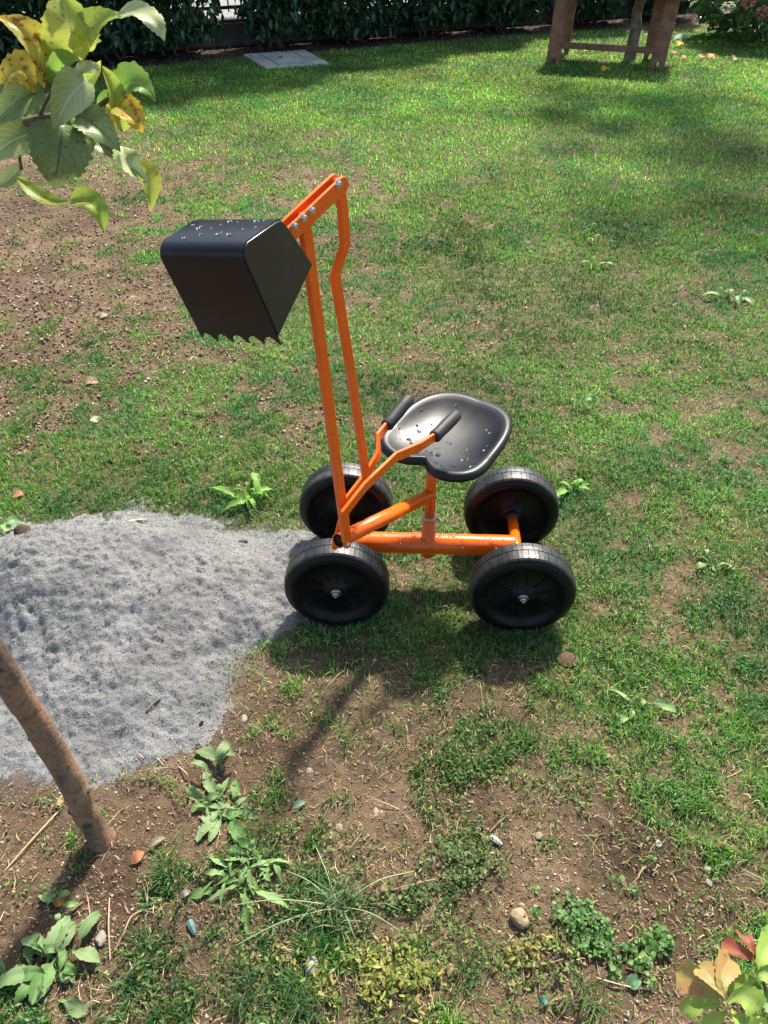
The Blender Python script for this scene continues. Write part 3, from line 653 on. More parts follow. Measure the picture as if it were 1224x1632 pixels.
YAW = math.radians(-2.2); ex = Vector((math.cos(YAW), math.sin(YAW), 0)); ey = Vector((-math.sin(YAW), math.cos(YAW), 0)); UP = Vector((0, 0, 1))
BO = Vector((.1105, 1.404, 0)); WR = .121; AX = .2145
toy = thing('ride_on_digger', 'orange metal ride-on toy digger with black wheels, seat and raised bucket', 'toy digger', BO)
def W(x, y, z): return BO+ex*x+ey*y+UP*z
def wheel(cx, sgn):
    """sgn -1: the wheel towards the camera. outer face at |y| = .179"""
    c = W(cx, sgn*.144, WR-.003); ax = ey*sgn
    hw = .034; R = WR
    def face(s_):
        return [(s_*(hw-.010), R-.003), (s_*(hw-.004), R-.009), (s_*(hw-.0005), R-.016), (s_*hw, R-.023), (s_*(hw-.002), R-.030), (s_*(hw-.009), R-.037), (s_*(hw-.013), R-.046), (s_*(hw-.014), .060), (s_*(hw-.014), .034), (s_*(hw-.010), .029), (s_*(hw-.004), .026), (s_*(hw-.003), .0)]
    prof = face(-1)[::-1]+[(-hw*.62, R-.0018), (-.0018, R), (0, R-.0025), (.0018, R), (hw*.62, R-.0018)]+face(1)
    V, F = lathe(prof, c, ax, 72)
    w_ = link('wheel', mesh_from('wheel', V, F), m_bk, toy)
    # tread blocks, two staggered rows, gently raised
    parts = []
    for row in (-1, 1):
        nb2 = 34
        for k in range(nb2):
            q0 = 2*math.pi*(k+(.5 if row > 0 else 0)+.03)/nb2; q1 = 2*math.pi*(k+(.5 if row > 0 else 0)+.97)/nb2
            a = ax.cross(UP).normalized(); b = ax.cross(a); V = []
            if row > 0: dd = [(.0012, .0012), (.012, .0012), (hw-.010, -.0005), (hw-.006, -.0035)]
            else: dd = [(-(hw-.006), -.0035), (-(hw-.010), -.0005), (-.012, .0012), (-.0012, .0012)]
            for qq in (q0, (q0+q1)/2, q1):
                sh = 0.35*(.5 if (k % 2) else 0)
                for d_, r_ in dd: V.append(c+ax*d_+(a*math.cos(qq)+b*math.sin(qq))*(R+r_))
                for d_, r_ in ((dd[3][0], dd[3][1]-.004), (dd[0][0], dd[0][1]-.006)): V.append(c+ax*d_+(a*math.cos(qq)+b*math.sin(qq))*(R+r_))
            F = []
            for i in range(2):
                for j in range(5): F.append((i*6+j, i*6+j+1, i*6+6+j+1, i*6+6+j))
                F.append((i*6+5, i*6, i*6+6, i*6+11))
            F.append((5, 4, 3, 2, 1, 0)); F.append((12, 13, 14, 15, 16, 17)); parts.append((V, F))
    V, F = join(*parts); link('tread', mesh_from('tread', V, F, False), m_tread, w_, kind='stuff')
    # ribs of the outer face
    parts = []
    for k in range(10):
        q = 2*math.pi*(k+.3)/10; a = ax.cross(UP).normalized(); b = ax.cross(a); rd = a*math.cos(q)+b*math.sin(q); tg = -a*math.sin(q)+b*math.cos(q)
        parts.append(box_on(c+rd*.050+ax*(hw-.013), rd*.019, tg*.0012, ax*.0018))
    V, F = join(*parts); link('face_ribs', mesh_from('face_ribs', V, F, False), m_bk, w_)
    V, F = lathe([(hw-.004, .0), (hw-.003, .0125), (hw-.001, .0125), (hw-.0008, .0)], c, ax, 24); link('washer', mesh_from('washer', V, F), mat('dull_zinc', (.25, .26, .26), .4, 1), w_)
    V, F = lathe([(hw-.001, .0075), (hw+.005, .0075), (hw+.006, .006), (hw+.006, .0045), (hw+.011, .0042), (hw+.012, .0)], c, ax, 6); o = link('axle_nut', mesh_from('axle_nut', V, F, False), m_zinc, w_)
for cx in (-AX, AX):
    for s_ in (-1, 1): wheel(cx, s_)
for cx in (-AX, AX):
    V, F = tube([W(cx, -.112, .12), W(cx, .112, .12)], .0135, 20); link('axle', mesh_from('axle', V, F), m_or, toy)
    V, F = tube([W(cx, .104, .12), W(cx, .112, .12)], .019, 20); link('axle_bush', mesh_from('axle_bush', V, F), m_bk, toy)
V, F = tube([W(-AX+.004, 0, .12), W(AX-.004, 0, .12)], .0265, 32); o = link('main_tube', mesh_from('main_tube', V, F), m_or, toy); addmod_bevel(o, .002)
# turning post
PO = W(-.001, 0, 0)
u = Vector((-.574, -.819, 0)); w = Vector((.819, -.574, 0)); O = Vector((.109, 1.404, 0))
def q3(a_, b_, z): return O+u*a_+w*b_+UP*z
V, F = tube([q3(0, 0, .085), q3(0, 0, .150), q3(0, 0, .1505), q3(0, 0, .205)], [.0175, .0175, .0165, .0165], 24); link('swivel_socket', mesh_from('swivel_socket', V, F), m_or, toy)
V, F = lathe([(0, .0165), (0, .0195), (.006, .0195), (.006, .012)], q3(0, 0, .2055), (0, 0, 1), 24); link('collar', mesh_from('collar', V, F), mat('cream_nylon', (.5, .26, .12), .4), toy)
V, F = tube([q3(0, 0, .206), q3(0, 0, .388)], .0125, 24); link('seat_post', mesh_from('seat_post', V, F), m_or, toy)
def onb(x, y, b_):
    r = Vector(ray(x, y)); o = O+w*b_; C = Vector((0, 0, H)); t_ = (o-C).dot(w)/r.dot(w); return C+r*t_
# sloping arm tube with flattened welded end
t0 = q3(.004, 0, .276); t1 = onb(539, 862, 0)
V, F = tube([t0, t0.lerp(t1, .5), t1], .0155, 24, caps=False); ar = link('arm_tube', mesh_from('arm_tube', V, F), m_or, toy)
s_ = ar.modifiers.new('wall', 'SOLIDIFY'); s_.thickness = .002
dd_ = (t1-t0).normalized(); V, F = tube([t1-dd_*.004, t1-dd_*.002], .0135, 20); link('tube_end_shade', mesh_from('tube_end_shade', V, F), m_bk, toy)  # black disc added to stand for the shade inside the open tube end
# boom bar, link rod, rocker
bb = .012
P1 = onb(553, 866, bb); P2 = onb(484, 350, bb)
V, F = bar([P1, P2], w, .0050, .0100, (True, True)); o = link('boom_bar', mesh_from('boom_bar', V, F), m_or, toy); addmod_bevel(o)
V, F = bar([onb(535, 868, -.0215), onb(548, 815, -.0215)], w, .003, .011, (True, True)); o = link('pivot_plate', mesh_from('pivot_plate', V, F), m_or, toy); addmod_bevel(o)
br = .0
R = [onb(539, 294, bb), onb(546, 330, bb), onb(550, 388, bb-.004), onb(534, 440, bb-.012), onb(562, 610, bb-.022), onb(583, 757, -.006)]
V, F = bar(R, w, .0045, .0088, (True, True)); o = link('link_rod', mesh_from('link_rod', V, F), m_or, toy); addmod_bevel(o)
rk0 = onb(538, 293, bb); rk1 = onb(467, 360, bb); rk2 = rk1+(rk1-rk0).normalized()*.035
for sg in (-1, 1):
    V, F = bar([rk0+w*sg*.0085, rk2+w*sg*.0085], w, .0024, .0118, (True, True)); o = link('rocker_plate', mesh_from('rocker_plate', V, F), m_or, toy); addmod_bevel(o, .001)
def bolt(c, r_=.0055, dirn=w, par=None):
    V, F = lathe([(0, r_*1.45), (.0012, r_*1.45), (.0014, r_), (.004, r_), (.005, r_*.7), (.0051, 0)], c, dirn, 12)
    link('bolt', mesh_from('bolt', V, F, False), m_zinc, par or toy)
for (x, y) in ((538, 293), (496, 335), (483, 347), (468, 360)): bolt(onb(x, y, bb+.0108)+w*.0001, .0042)
bolt(onb(554, 868, bb+.0052), .0045)
# levers with grips
def lever(pts, hl=.0032, hw=.0105, grip=None, rnd=True):
    P_ = [onb(x, y, b_) for x, y, b_ in pts]
    PB = P_[:-1]+[P_[-2].lerp(P_[-1], .6)]; V, F = bar(PB, w, hl, hw, (True, False)); o = link('lever', mesh_from('lever', V, F), m_or, toy); addmod_bevel(o, .001)
    g0 = P_[-2].lerp(P_[-1], .0); d_ = (P_[-1]-P_[-2]); L_ = d_.length; d_.normalize()
    e = [0, .004, .02, .045, .07, .090, .098]; sc_ = L_/.094
    rr = [.0125, .0140, .0132, .0140, .0135, .0125, .005]
    pth_ = [g0+d_*(k_*sc_) for k_ in e]; V, F = tube(pth_, rr, 18); link('grip', mesh_from('grip', V, F), m_rub, o)
    return o
lever([(548, 818, .030), (582, 785-10, .030), (631, 728, .032), (669, 712, .040), (692, 697, .046), (729, 660, .048)])
lever([(549, 802, -.016), (584, 757, -.016), (604, 722, -.026), (603, 696, -.044), (616, 679, -.052), (653, 634, -.052)])
bolt(onb(584, 757, -.0125), .0045)
# seat: dished tractor pan with a front notch
def seat_surface(rho, ph):
    # local: a forward (towards handles), b lateral
    fr = math.cos(ph)
    # outline radius
    A = .186 if fr < 0 else .088
    Bq = .127
    rr = 1/((abs(math.cos(ph))/A)**2.9+(abs(math.sin(ph))/Bq)**2.9)**(1/2.9)
    notch = math.exp(-((math.atan2(math.sin(ph), math.cos(ph)))/.40)**2)*.034
    return rr-notch
V = []; F = []; nr, na = 16, 96
for i in range(nr+1):
    rho = i/nr
    for k in range(na):
        ph = 2*math.pi*k/na; r_ = seat_surface(rho, ph)*rho; a_ = math.cos(ph)*r_; b_ = math.sin(ph)*r_
        back = max(0, -math.cos(ph)); z = .398+.034*rho**3*(.35+.9*back+.35*abs(math.sin(ph)))
        if a_ > 0: z -= .003*(a_/.1)**2
        if rho > .93: z -= (rho-.93)*.09
        V.append(q3(a_-.012, b_+.004, z))
for i in range(nr):
    for k in range(na): F.append((i*na+k, i*na+(k+1) % na, (i+1)*na+(k+1) % na, (i+1)*na+k))
# rolled rim underneath
for j, (dr, dz) in enumerate(((.005, -.006), (.004, -.013), (-.003, -.017))):
    base = len(V)-na
    if j == 0: ring0 = [V[nr*na+k].copy() for k in range(na)]
    cen = q3(-.012, .004, 0)
    for k in range(na):
        p_ = ring0[k]; o_ = Vector((p_.x-cen.x, p_.y-cen.y, 0)).normalized(); V.append(p_+o_*dr+UP*dz)
    for k in range(na): F.append((base+k, base+(k+1) % na, base+na+(k+1) % na, base+na+k))
seat = link('seat', mesh_from('seat', V, F), m_seat, toy)
sm = seat.modifiers.new('wall', 'SOLIDIFY'); sm.thickness = .004; sm.offset = 0
V, F = lathe([(-.03, .016), (-.012, .030), (-.008, .030)], q3(.0, 0, .384), (0, 0, 1), 24); link('seat_bracket', mesh_from('seat_bracket', V, F), m_or, toy)
def drops(pts, name, parent):
    parts = []
    for c_, nrm, r_ in pts:
        n_ = Vector(nrm).normalized(); sx_ = random.uniform(.8, 1.5); a_ = n_.orthogonal().normalized(); a_ = Quaternion(n_, random.uniform(0, 6.3)) @ a_; b_ = n_.cross(a_)
        V = []; F = []
        for i, (rr, hh) in enumerate(((1, 0), (.93, .28), (.7, .5), (.35, .62))):
            for k in range(10): q = 2*math.pi*k/10; V.append(Vector(c_)+(a_*math.cos(q)*sx_+b_*math.sin(q))*rr*r_*(1+.15*math.sin(3*q))+n_*hh*r_*.8)
        for i in range(3):
            for k in range(10): F.append((i*10+k, i*10+(k+1) % 10, i*10+10+(k+1) % 10, i*10+10+k))
        F.append(tuple(range(30, 40))); F.append(tuple(range(9, -1, -1))); parts.append((V, F))
    V, F = join(*parts); return link(name, mesh_from(name, V, F), m_drop, parent, kind='stuff')
ds = []
for k in range(46):
    ph = random.uniform(0, 2*math.pi); rho = random.random()**.6*.86; r_ = seat_surface(rho, ph)*rho; a_ = math.cos(ph)*r_; b_ = math.sin(ph)*r_
    back = max(0, -math.cos(ph)); z = .398+.034*rho**3*(.35+.9*back+.35*abs(math.sin(ph)))
    if a_ > 0: z -= .003*(a_/.1)**2
    ds.append((q3(a_-.012, b_+.004, z+.002), UP, random.choice((.0018, .0024, .003, .0042, .005))))
drops(ds, 'water_drops', seat)
ds = []
for k in range(40):
    q = random.uniform(-.7, .7)+.3; x_ = random.uniform(-.18, .19); n_ = UP*math.cos(q)-ey*math.sin(q); ds.append((W(x_, 0, .12)+n_*.0262, n_, random.choice((.0015, .002, .003, .0045))))
drops(ds, 'rain_drops', toy)

# bucket: closed scoop with a toothed lip, hung from the rocker, slightly askew
A3 = atY(383, 397, .89); w3 = Vector((.928, -.371, .135)).normalized(); f3 = Vector((.371, .928, 0)); f3 = (f3-w3*f3.dot(w3)).normalized(); z3 = w3.cross(f3).normalized()
SB = .90
prof = [(0.039, -.141), (.0335, -.120), (.004, -.020), (.003, -.010), (.008, -.002), (.018, .003), (.095, .0045), (.108, .002), (.116, -.006), (.1675, -.083)]
prof = [(f_*SB, z_*SB) for f_, z_ in prof]
def bk(f_, z_, l_, grow=0):
    c_ = A3-w3*.060; hw_ = .060+.035*f_*0.9
    return c_+w3*(hw_*l_)+f3*f_+z3*z_
bm_parts = []
th = .003
nL = 8
V = []; F = []
# shell: lip -> back -> top, open between (top rear end) and the lower lip
sh = prof[:8]
for f_, z_ in sh:
    for j in range(nL+1): V.append(bk(f_, z_, -1+2*j/nL))
for i in range(len(sh)-1):
    for j in range(nL): F.append((i*(nL+1)+j, i*(nL+1)+j+1, (i+1)*(nL+1)+j+1, (i+1)*(nL+1)+j))
bucket = link('bucket', mesh_from('bucket', V, F), m_bkt, toy); s_ = bucket.modifiers.new('wall', 'SOLIDIFY'); s_.thickness = .0032; s_.offset = 0; es = bucket.modifiers.new('edges', 'EDGE_SPLIT'); es.split_angle = math.radians(45)
for l_ in (-1, 1):
    pr = [(f_, z_) for f_, z_ in prof]
    cx_ = sum(p_[0] for p_ in pr)/len(pr); cz_ = sum(p_[1] for p_ in pr)/len(pr)
    V = [bk(f_, z_, l_)+w3*(.0018*l_) for f_, z_ in pr]+[bk(f_, z_, l_)-w3*(.0018*l_) for f_, z_ in pr]; n_ = len(pr)
    F = [tuple(range(n_)), tuple(range(2*n_-1, n_-1, -1))]+[(i, n_+i, n_+(i+1) % n_, (i+1) % n_) for i in range(n_)]
    o = link('side_plate', mesh_from('side_plate', V, F, False), m_bkt, bucket); addmod_bevel(o, .0014, 2, 50)
# teeth along the lower lip: five rounded scallops between points
parts = []
hwL = .060+.035*prof[0][0]*.9
lipd = Vector(bk(prof[0][0], prof[0][1], 0)-bk(prof[1][0], prof[1][1], 0)).normalized(); lipn = w3.cross(lipd).normalized()
nt_ = 5
for k in range(nt_):
    x0 = -hwL+2*hwL*k/nt_; wd_ = 2*hwL/nt_; pts = []
    for j in range(9):
        t_ = j/8; x_ = x0+wd_*t_; dpt = .014*abs(2*((t_*.9+.1)-.5))**1.6 if True else 0
        pts.append((x_, dpt))
    base = bk(prof[0][0], prof[0][1], 0)
    V = []; 
    for s2 in (-.0017, .0017):
        for x_, d_ in pts: V.append(base+w3*x_-lipd*.004+lipn*s2); V.append(base+w3*x_+lipd*d_+lipn*s2)
    m_ = len(pts)*2; F = []
    for j in range(len(pts)-1):
        F.append((2*j, 2*j+1, 2*j+3, 2*j+2)); F.append((m_+2*j, m_+2*j+2, m_+2*j+3, m_+2*j+1)); F.append((2*j+1, m_+2*j+1, m_+2*j+3, 2*j+3))
    F.append((0, m_, m_+1, 1)); e_ = 2*(len(pts)-1); F.append((e_, e_+1, m_+e_+1, m_+e_))
    link('tooth', mesh_from('tooth', V, F, False), m_bkt, bucket)
# reinforcing rib and bracket inside
V, F = box_on(bk(.075, -.030, .45), w3*.012, f3*.022, z3*.014); o = link('bracket', mesh_from('bracket', V, F, False), m_or, bucket)
ds = []
for k in range(16):
    f_ = random.uniform(.02, .10); l_ = random.uniform(-.85, .85); ds.append((bk(f_*.88, .0056, l_)+z3*.0002, z3, random.choice((.0014, .002, .003))))
drops(ds, 'water_drops', bucket)

# ================================================================ LEAF BUILDER
def leaf_geo(base, ctrl, tip, width, nrm, fold=.25, cup=0., nseg=12, serr=.0, shape='ovate', wav=.0, seed=0, lobes=0):
    B, Cc_, T = Vector(base), Vector(ctrl), Vector(tip); nrm = Vector(nrm); V = []; UVs = []; F = []; rd = random.Random(seed)
    n = nseg; ncol = 7; phs = rd.uniform(0, 6)
    for i in range(n+1):
        t_ = i/n; p_ = B*(1-t_)**2+Cc_*2*t_*(1-t_)+T*t_*t_; tg = ((Cc_-B)*(1-t_)+(T-Cc_)*t_).normalized()
        s_ = tg.cross(nrm).normalized(); nn = s_.cross(tg)
        if shape == 'ovate': wv = math.sin(math.pi*min(t_*1.0, 1)**.72)**.85 if 0 < t_ < 1 else .02
        elif shape == 'spoon': wv = (.18+.82*math.sin(math.pi*max(0, (t_-.25)/.75))**.7 if t_ > .3 else .16) if t_ < .999 else .05
        elif shape == 'fan': wv = (t_**.8*1.05 if t_ < .82 else math.sqrt(max(0.01, 1-((t_-.82)/.18)**2))*.9) if t_ > .02 else .05
        else: wv = math.sin(math.pi*t_**.8)**.6 if 0 < t_ < 1 else .02
        if lobes: wv *= .58+.42*abs(math.cos(math.pi*lobes*t_))**.8
        wv *= 1+serr*((i % 2)*2-1)+rd.uniform(-1, 1)*serr*1.5
        hw_ = width/2*wv
        for j in range(ncol):
            v_ = (j-(ncol-1)/2)/((ncol-1)/2); lift = fold*abs(v_)*hw_+cup*v_*v_*hw_+wav*width*math.sin(phs+t_*9+v_*2)*abs(v_)
            V.append(p_+s_*hw_*v_+nn*lift); UVs.append((t_, v_))
    for i in range(n):
        for j in range(ncol-1): F.append((i*ncol+j, i*ncol+j+1, (i+1)*ncol+j+1, (i+1)*ncol+j))
    me_ = mesh_from('leaf', V, F); ul = me_.uv_layers.new(name='UVMap'); li = np.empty(len(me_.loops), np.int32); me_.loops.foreach_get('vertex_index', li)
    ul.data.foreach_set('uv', np.array(UVs, np.float32)[li].ravel()); return me_
m_yel = leaf_mat('yellowing_leaf', (.24, .36, .05), (.40, .44, .07), (.26, .17, .04), .07, .5, rib=(.42, .48, .16))
m_org = leaf_mat('orange_yellow_leaf', (.52, .38, .04), (.36, .40, .06), (.30, .11, .02), .11, .5, rib=(.5, .42, .12))
m_pal = leaf_mat('pale_leaf', (.26, .33, .10), (.38, .43, .19), (.36, .40, .25), .0, .22, .32, rib=(.48, .55, .38))
m_gry = leaf_mat('greyish_leaf', (.17, .25, .08), (.28, .35, .14), (.12, .13, .07), .04, .24, .34, rib=(.11, .16, .08))
m_grn = leaf_mat('green_leaf', (.14, .28, .04), (.24, .38, .07), (.30, .28, .06), .0, .5, rib=(.3, .4, .14))
m_dgr = leaf_mat('dull_green_leaf', (.12, .18, .055), (.20, .26, .085), (.10, .09, .05), .06, .28, .36, rib=(.07, .12, .06))
# ================================================================ YOUNG TREE (left) with its yellowing branch
tb = on(160, 1338)
yt = thing('young_tree', 'young tree with smooth brown trunk at the edge of the sand heap, yellowing leaves', 'tree', tb)
D0 = tb; tops = [D0+Vector((.004, 0, -.03)), D0+Vector((.0, 0, .02)), D0+Vector((-.008, .004, .10)), D0+Vector((-.002, .0, .17)), D0+Vector((-.012, .004, .32)), D0+Vector((-.022, -.002, .5)), D0+Vector((-.03, -.01, .8)), D0+Vector((-.02, .0, 1.15)), D0+Vector((-.03, 0, 1.9)), D0+Vector((0, .02, 2.5))]
pth = smooth_path(tops, 10); V, F = [], []
rad = []
for i, p_ in enumerate(pth):
    h_ = p_.z; r_ = .0215-.0025*min(h_, 1)-.006*max(0, h_-1)+.010*math.exp(-max(h_, 0)/.012)*.6
    for zc, am in ((.085, .0028), (.165, .0016), (.30, .0008)): r_ += am*math.exp(-((h_-zc)/.014)**2)
    rad.append(max(r_, .008))
V, F = tube(pth, rad, 28)
V = [v+(Vector((v.x-p_.x, v.y-p_.y, 0)).normalized())*((float(vn(np.array([v.z*1.0]), np.array([math.atan2(v.y-p_.y, v.x-p_.x)*.02]), .03, 12)[0])-.5)*.004) for v, p_ in ((v, pth[min(i//28, len(pth)-1)]) for i, v in enumerate(V))]
m_tr = mat('young_bark', rough=.6); N, L, p = nodes(m_tr); tc = N.new('ShaderNodeTexCoord')
mp = N.new('ShaderNodeMapping'); mp.inputs['Scale'].default_value = (1, 1, .45); L.new(tc.outputs['Object'], mp.inputs[0])
n1 = noise_n(22, 6, .6); L.new(mp.outputs[0], n1.inputs['Vector']); n2 = noise_n(120, 5, .7)
c1 = ramp_n(n1.outputs['Fac'], [(.32, (.10, .07, .05)), (.46, (.215, .14, .092)), (.58, (.27, .14, .075)), (.70, (.26, .20, .15))]); c2 = ramp_n(n2.outputs['Fac'], [(.36, (.5, .5, .5)), (.5, (1, 1, 1)), (.8, (1.15, 1.15, 1.15))])
c3 = mix_n(1., c1.outputs[0], c2.outputs[0], 'MULTIPLY'); 
wv_ = N.new('ShaderNodeTexWave'); wv_.bands_direction = 'Z'; wv_.inputs['Scale'].default_value = 3.1; wv_.inputs['Distortion'].default_value = 12; wv_.inputs['Detail'].default_value = 3; L.new(tc.outputs['Object'], wv_.inputs['Vector'])
cw = ramp_n(wv_.outputs['Fac'], [(.0, (.8, .76, .72)), (.02, (1, 1, 1))]); c4 = mix_n(1., c3.outputs[0], cw.outputs[0], 'MULTIPLY')
L.new(c4.outputs[0], p.inputs['Base Color']); b1 = N.new('ShaderNodeBump'); b1.inputs['Strength'].default_value = .9; b1.inputs['Distance'].default_value = .004; L.new(n2.outputs['Fac'], b1.inputs['Height']); L.new(b1.outputs[0], p.inputs['Normal'])
link('trunk', mesh_from('trunk', V, F), m_tr, yt)
# bud scars / knots on the trunk
for (dz, az_, r_) in ((.335, 3.6, .006), (.12, 3.9, .007), (.085, -1.2, .008), (.175, .0, .005), (.52, -1.0, .005)):
    i_ = min(range(len(pth)), key=lambda k: abs(pth[k].z-(tb.z+dz))); c_ = pth[i_]+Vector((math.cos(az_), math.sin(az_), 0))*(rad[i_]-.001)
    V, F = lathe([(-.004, r_*1.3), (.0, r_), (.003, r_*.6), (.002, 0)], c_, (math.cos(az_), math.sin(az_), .35), 10); link('knot', mesh_from('knot', V, F), mat('knot_bark', (.055, .035, .022), .8), yt)
BY = .86
def bp(x, y, dy=0): return atY(x, y, BY+dy)
b0 = pth[int(len(pth)*.58)]
brp = smooth_path([b0, Vector((b0.x+.03, b0.y+.08, 1.14)), bp(-60, 214), bp(0, 207), bp(60, 190), bp(110, 183), bp(148, 174), bp(172, 158)], 5)
n_ = len(brp); V, F = tube(brp, [.0075-.0055*(i/n_) for i in range(n_)], 10)
m_twig = add_noise(mat('twig', rough=.6), (.06, .042, .032), (.16, .12, .085), 120, bump=.4, bscale=300, bdist=.001)
br_o = link('branch', mesh_from('branch', V, F), m_twig, yt)
for pts in ([bp(60, 190), bp(75, 160), bp(90, 132)], [bp(88, 187), bp(98, 150), bp(110, 120), bp(118, 95)], [bp(148, 174), bp(140, 150), bp(135, 132)], [bp(35, 197), bp(30, 235), bp(34, 270)], [bp(130, 178), bp(160, 200), bp(190, 222)]):
    V, F = tube(smooth_path(pts, 4), .0018, 6); link('twig', mesh_from('twig', V, F), m_twig, br_o)
TC = Vector((0, 0, H))
def pleaf(b_, c_, t_, wpx, m_, dy=(0, 0, 0), tilt=(0, 0), fold=.35, shape='ovate', wav=.07, serr=.045, cup=0):
    B = bp(*b_, dy[0]); Cc_ = bp(*c_, dy[1]); T = bp(*t_, dy[2]); dep = (B*.5+T*.5); d_ = (dep-TC).length
    wdt = wpx/FPX*d_*.88; nrm = (TC-dep).normalized()+Vector((tilt[0], 0, tilt[1])); k_ = len(br_o.children)
    link('leaf', leaf_geo(B, Cc_, T, wdt, nrm.normalized(), fold, cup, 24, serr, shape, wav, seed=k_), m_, br_o)
pleaf((113, 86), (110, 40), (98, -14), 78, m_yel, (0, -.01, .01), (.2, .2), .25)
pleaf((128, 98), (128, 20), (205, 26), 42, m_yel, (0, 0, .01), (-.1, .9), .4)
pleaf((188, 24), (244, 8), (262, 66), 40, m_pal, (.01, -.01, -.02), (0, 1.6), .3, wav=.1)
pleaf((74, 116), (60, 40), (-12, 26), 42, m_org, (0, -.01, 0), (.1, .8), .45)
pleaf((82, 84), (70, 58), (54, 46), 24, m_yel, (.01, 0, 0), (0, .6), .4)
pleaf((66, 150), (28, 60), (-18, 170), 50, m_org, (-.01, -.03, -.02), (0, .9), .3, wav=.08)
pleaf((92, 136), (95, 92), (128, 96), 40, m_grn, (0, -.01, -.02), (.3, .4), .6)
pleaf((140, 128), (112, 140), (86, 206), 56, m_pal, (-.01, -.03, -.03), (-.1, .1), .5)
pleaf((118, 124), (140, 104), (160, 112), 30, m_pal, (0, -.01, -.02), (0, .8), .3)
pleaf((72, 146), (28, 150), (-14, 204), 50, m_gry, (-.01, -.03, -.03), (-.1, .4), .5)
pleaf((98, 196), (100, 235), (84, 302), 92, m_dgr, (-.01, -.04, -.03), (.0, .05), .30, wav=.04)
pleaf((122, 184), (150, 190), (192, 242), 52, m_gry, (0, -.02, -.03), (.2, .2), .45)
pleaf((58, 214), (20, 212), (-22, 262), 52, m_pal, (0, -.02, -.02), (-.1, .4), .35)
pleaf((84, 200), (62, 205), (50, 250), 28, m_dgr, (-.01, -.02, -.02), (-.3, .2), .5)
pleaf((196, 210), (190, 150), (163, 106), 34, m_yel, (0, -.01, 0), (.5, .1), .7)
pleaf((188, 168), (206, 98), (248, 160), 54, m_grn, (.01, 0, 0), (.1, .7), .3, wav=.08)
pleaf((182, 168), (214, 178), (226, 212), 44, m_org, (-.01, -.03, -.03), (.2, .5), .5)
pleaf((192, 232), (196, 262), (238, 292), 36, m_pal, (0, -.02, -.02), (.3, .2), .6)
pleaf((212, 262), (246, 272), (240, 338), 38, m_yel, (0, -.02, -.02), (.5, .1), .6)
pleaf((28, 282), (70, 330), (118, 322), 24, m_yel, (0, -.01, -.02), (.1, .8), .4)
pleaf((112, 318), (160, 312), (166, 368), 38, m_yel, (0, -.02, -.02), (.3, .4), .5)
pleaf((112, 186), (118, 220), (160, 226), 34, m_grn, (.02, .02, .02), (.2, .3), .4)
pleaf((158, 172), (170, 148), (186, 152), 20, m_grn, (.01, 0, 0), (.1, .5), .4)
pleaf((150, 212), (172, 236), (186, 252), 32, m_dgr, (.02, .01, .01), (.1, .2), .5)
pleaf((80, 128), (60, 96), (46, 84), 22, m_pal, (0, .01, 0), (.1, .6), .4)
pleaf((100, 110), (92, 100), (68, 88), 30, m_pal, (.01, 0, 0), (.1, .6), .4)
for b_, c_, t_, w_, m_ in (((96, 150), (80, 170), (62, 182), 26, m_gry), ((134, 132), (150, 120), (160, 96), 24, m_yel), ((104, 120), (88, 70), (78, 20), 34, m_grn), ((60, 190), (30, 182), (6, 168), 26, m_dgr), ((150, 176), (140, 210), (136, 246), 30, m_dgr), ((34, 262), (20, 286), (-8, 300), 24, m_pal), ((110, 186), (90, 214), (120, 236), 24, m_yel), ((172, 160), (186, 176), (182, 206), 20, m_org)):
    pleaf(b_, c_, t_, w_, m_, (.02, .015, .01), (random.uniform(-.4, .4), random.uniform(0, .7)), .5)
pleaf((40, 198), (52, 190), (66, 200), 20, m_grn, (.01, 0, 0), (.1, .6), .4)

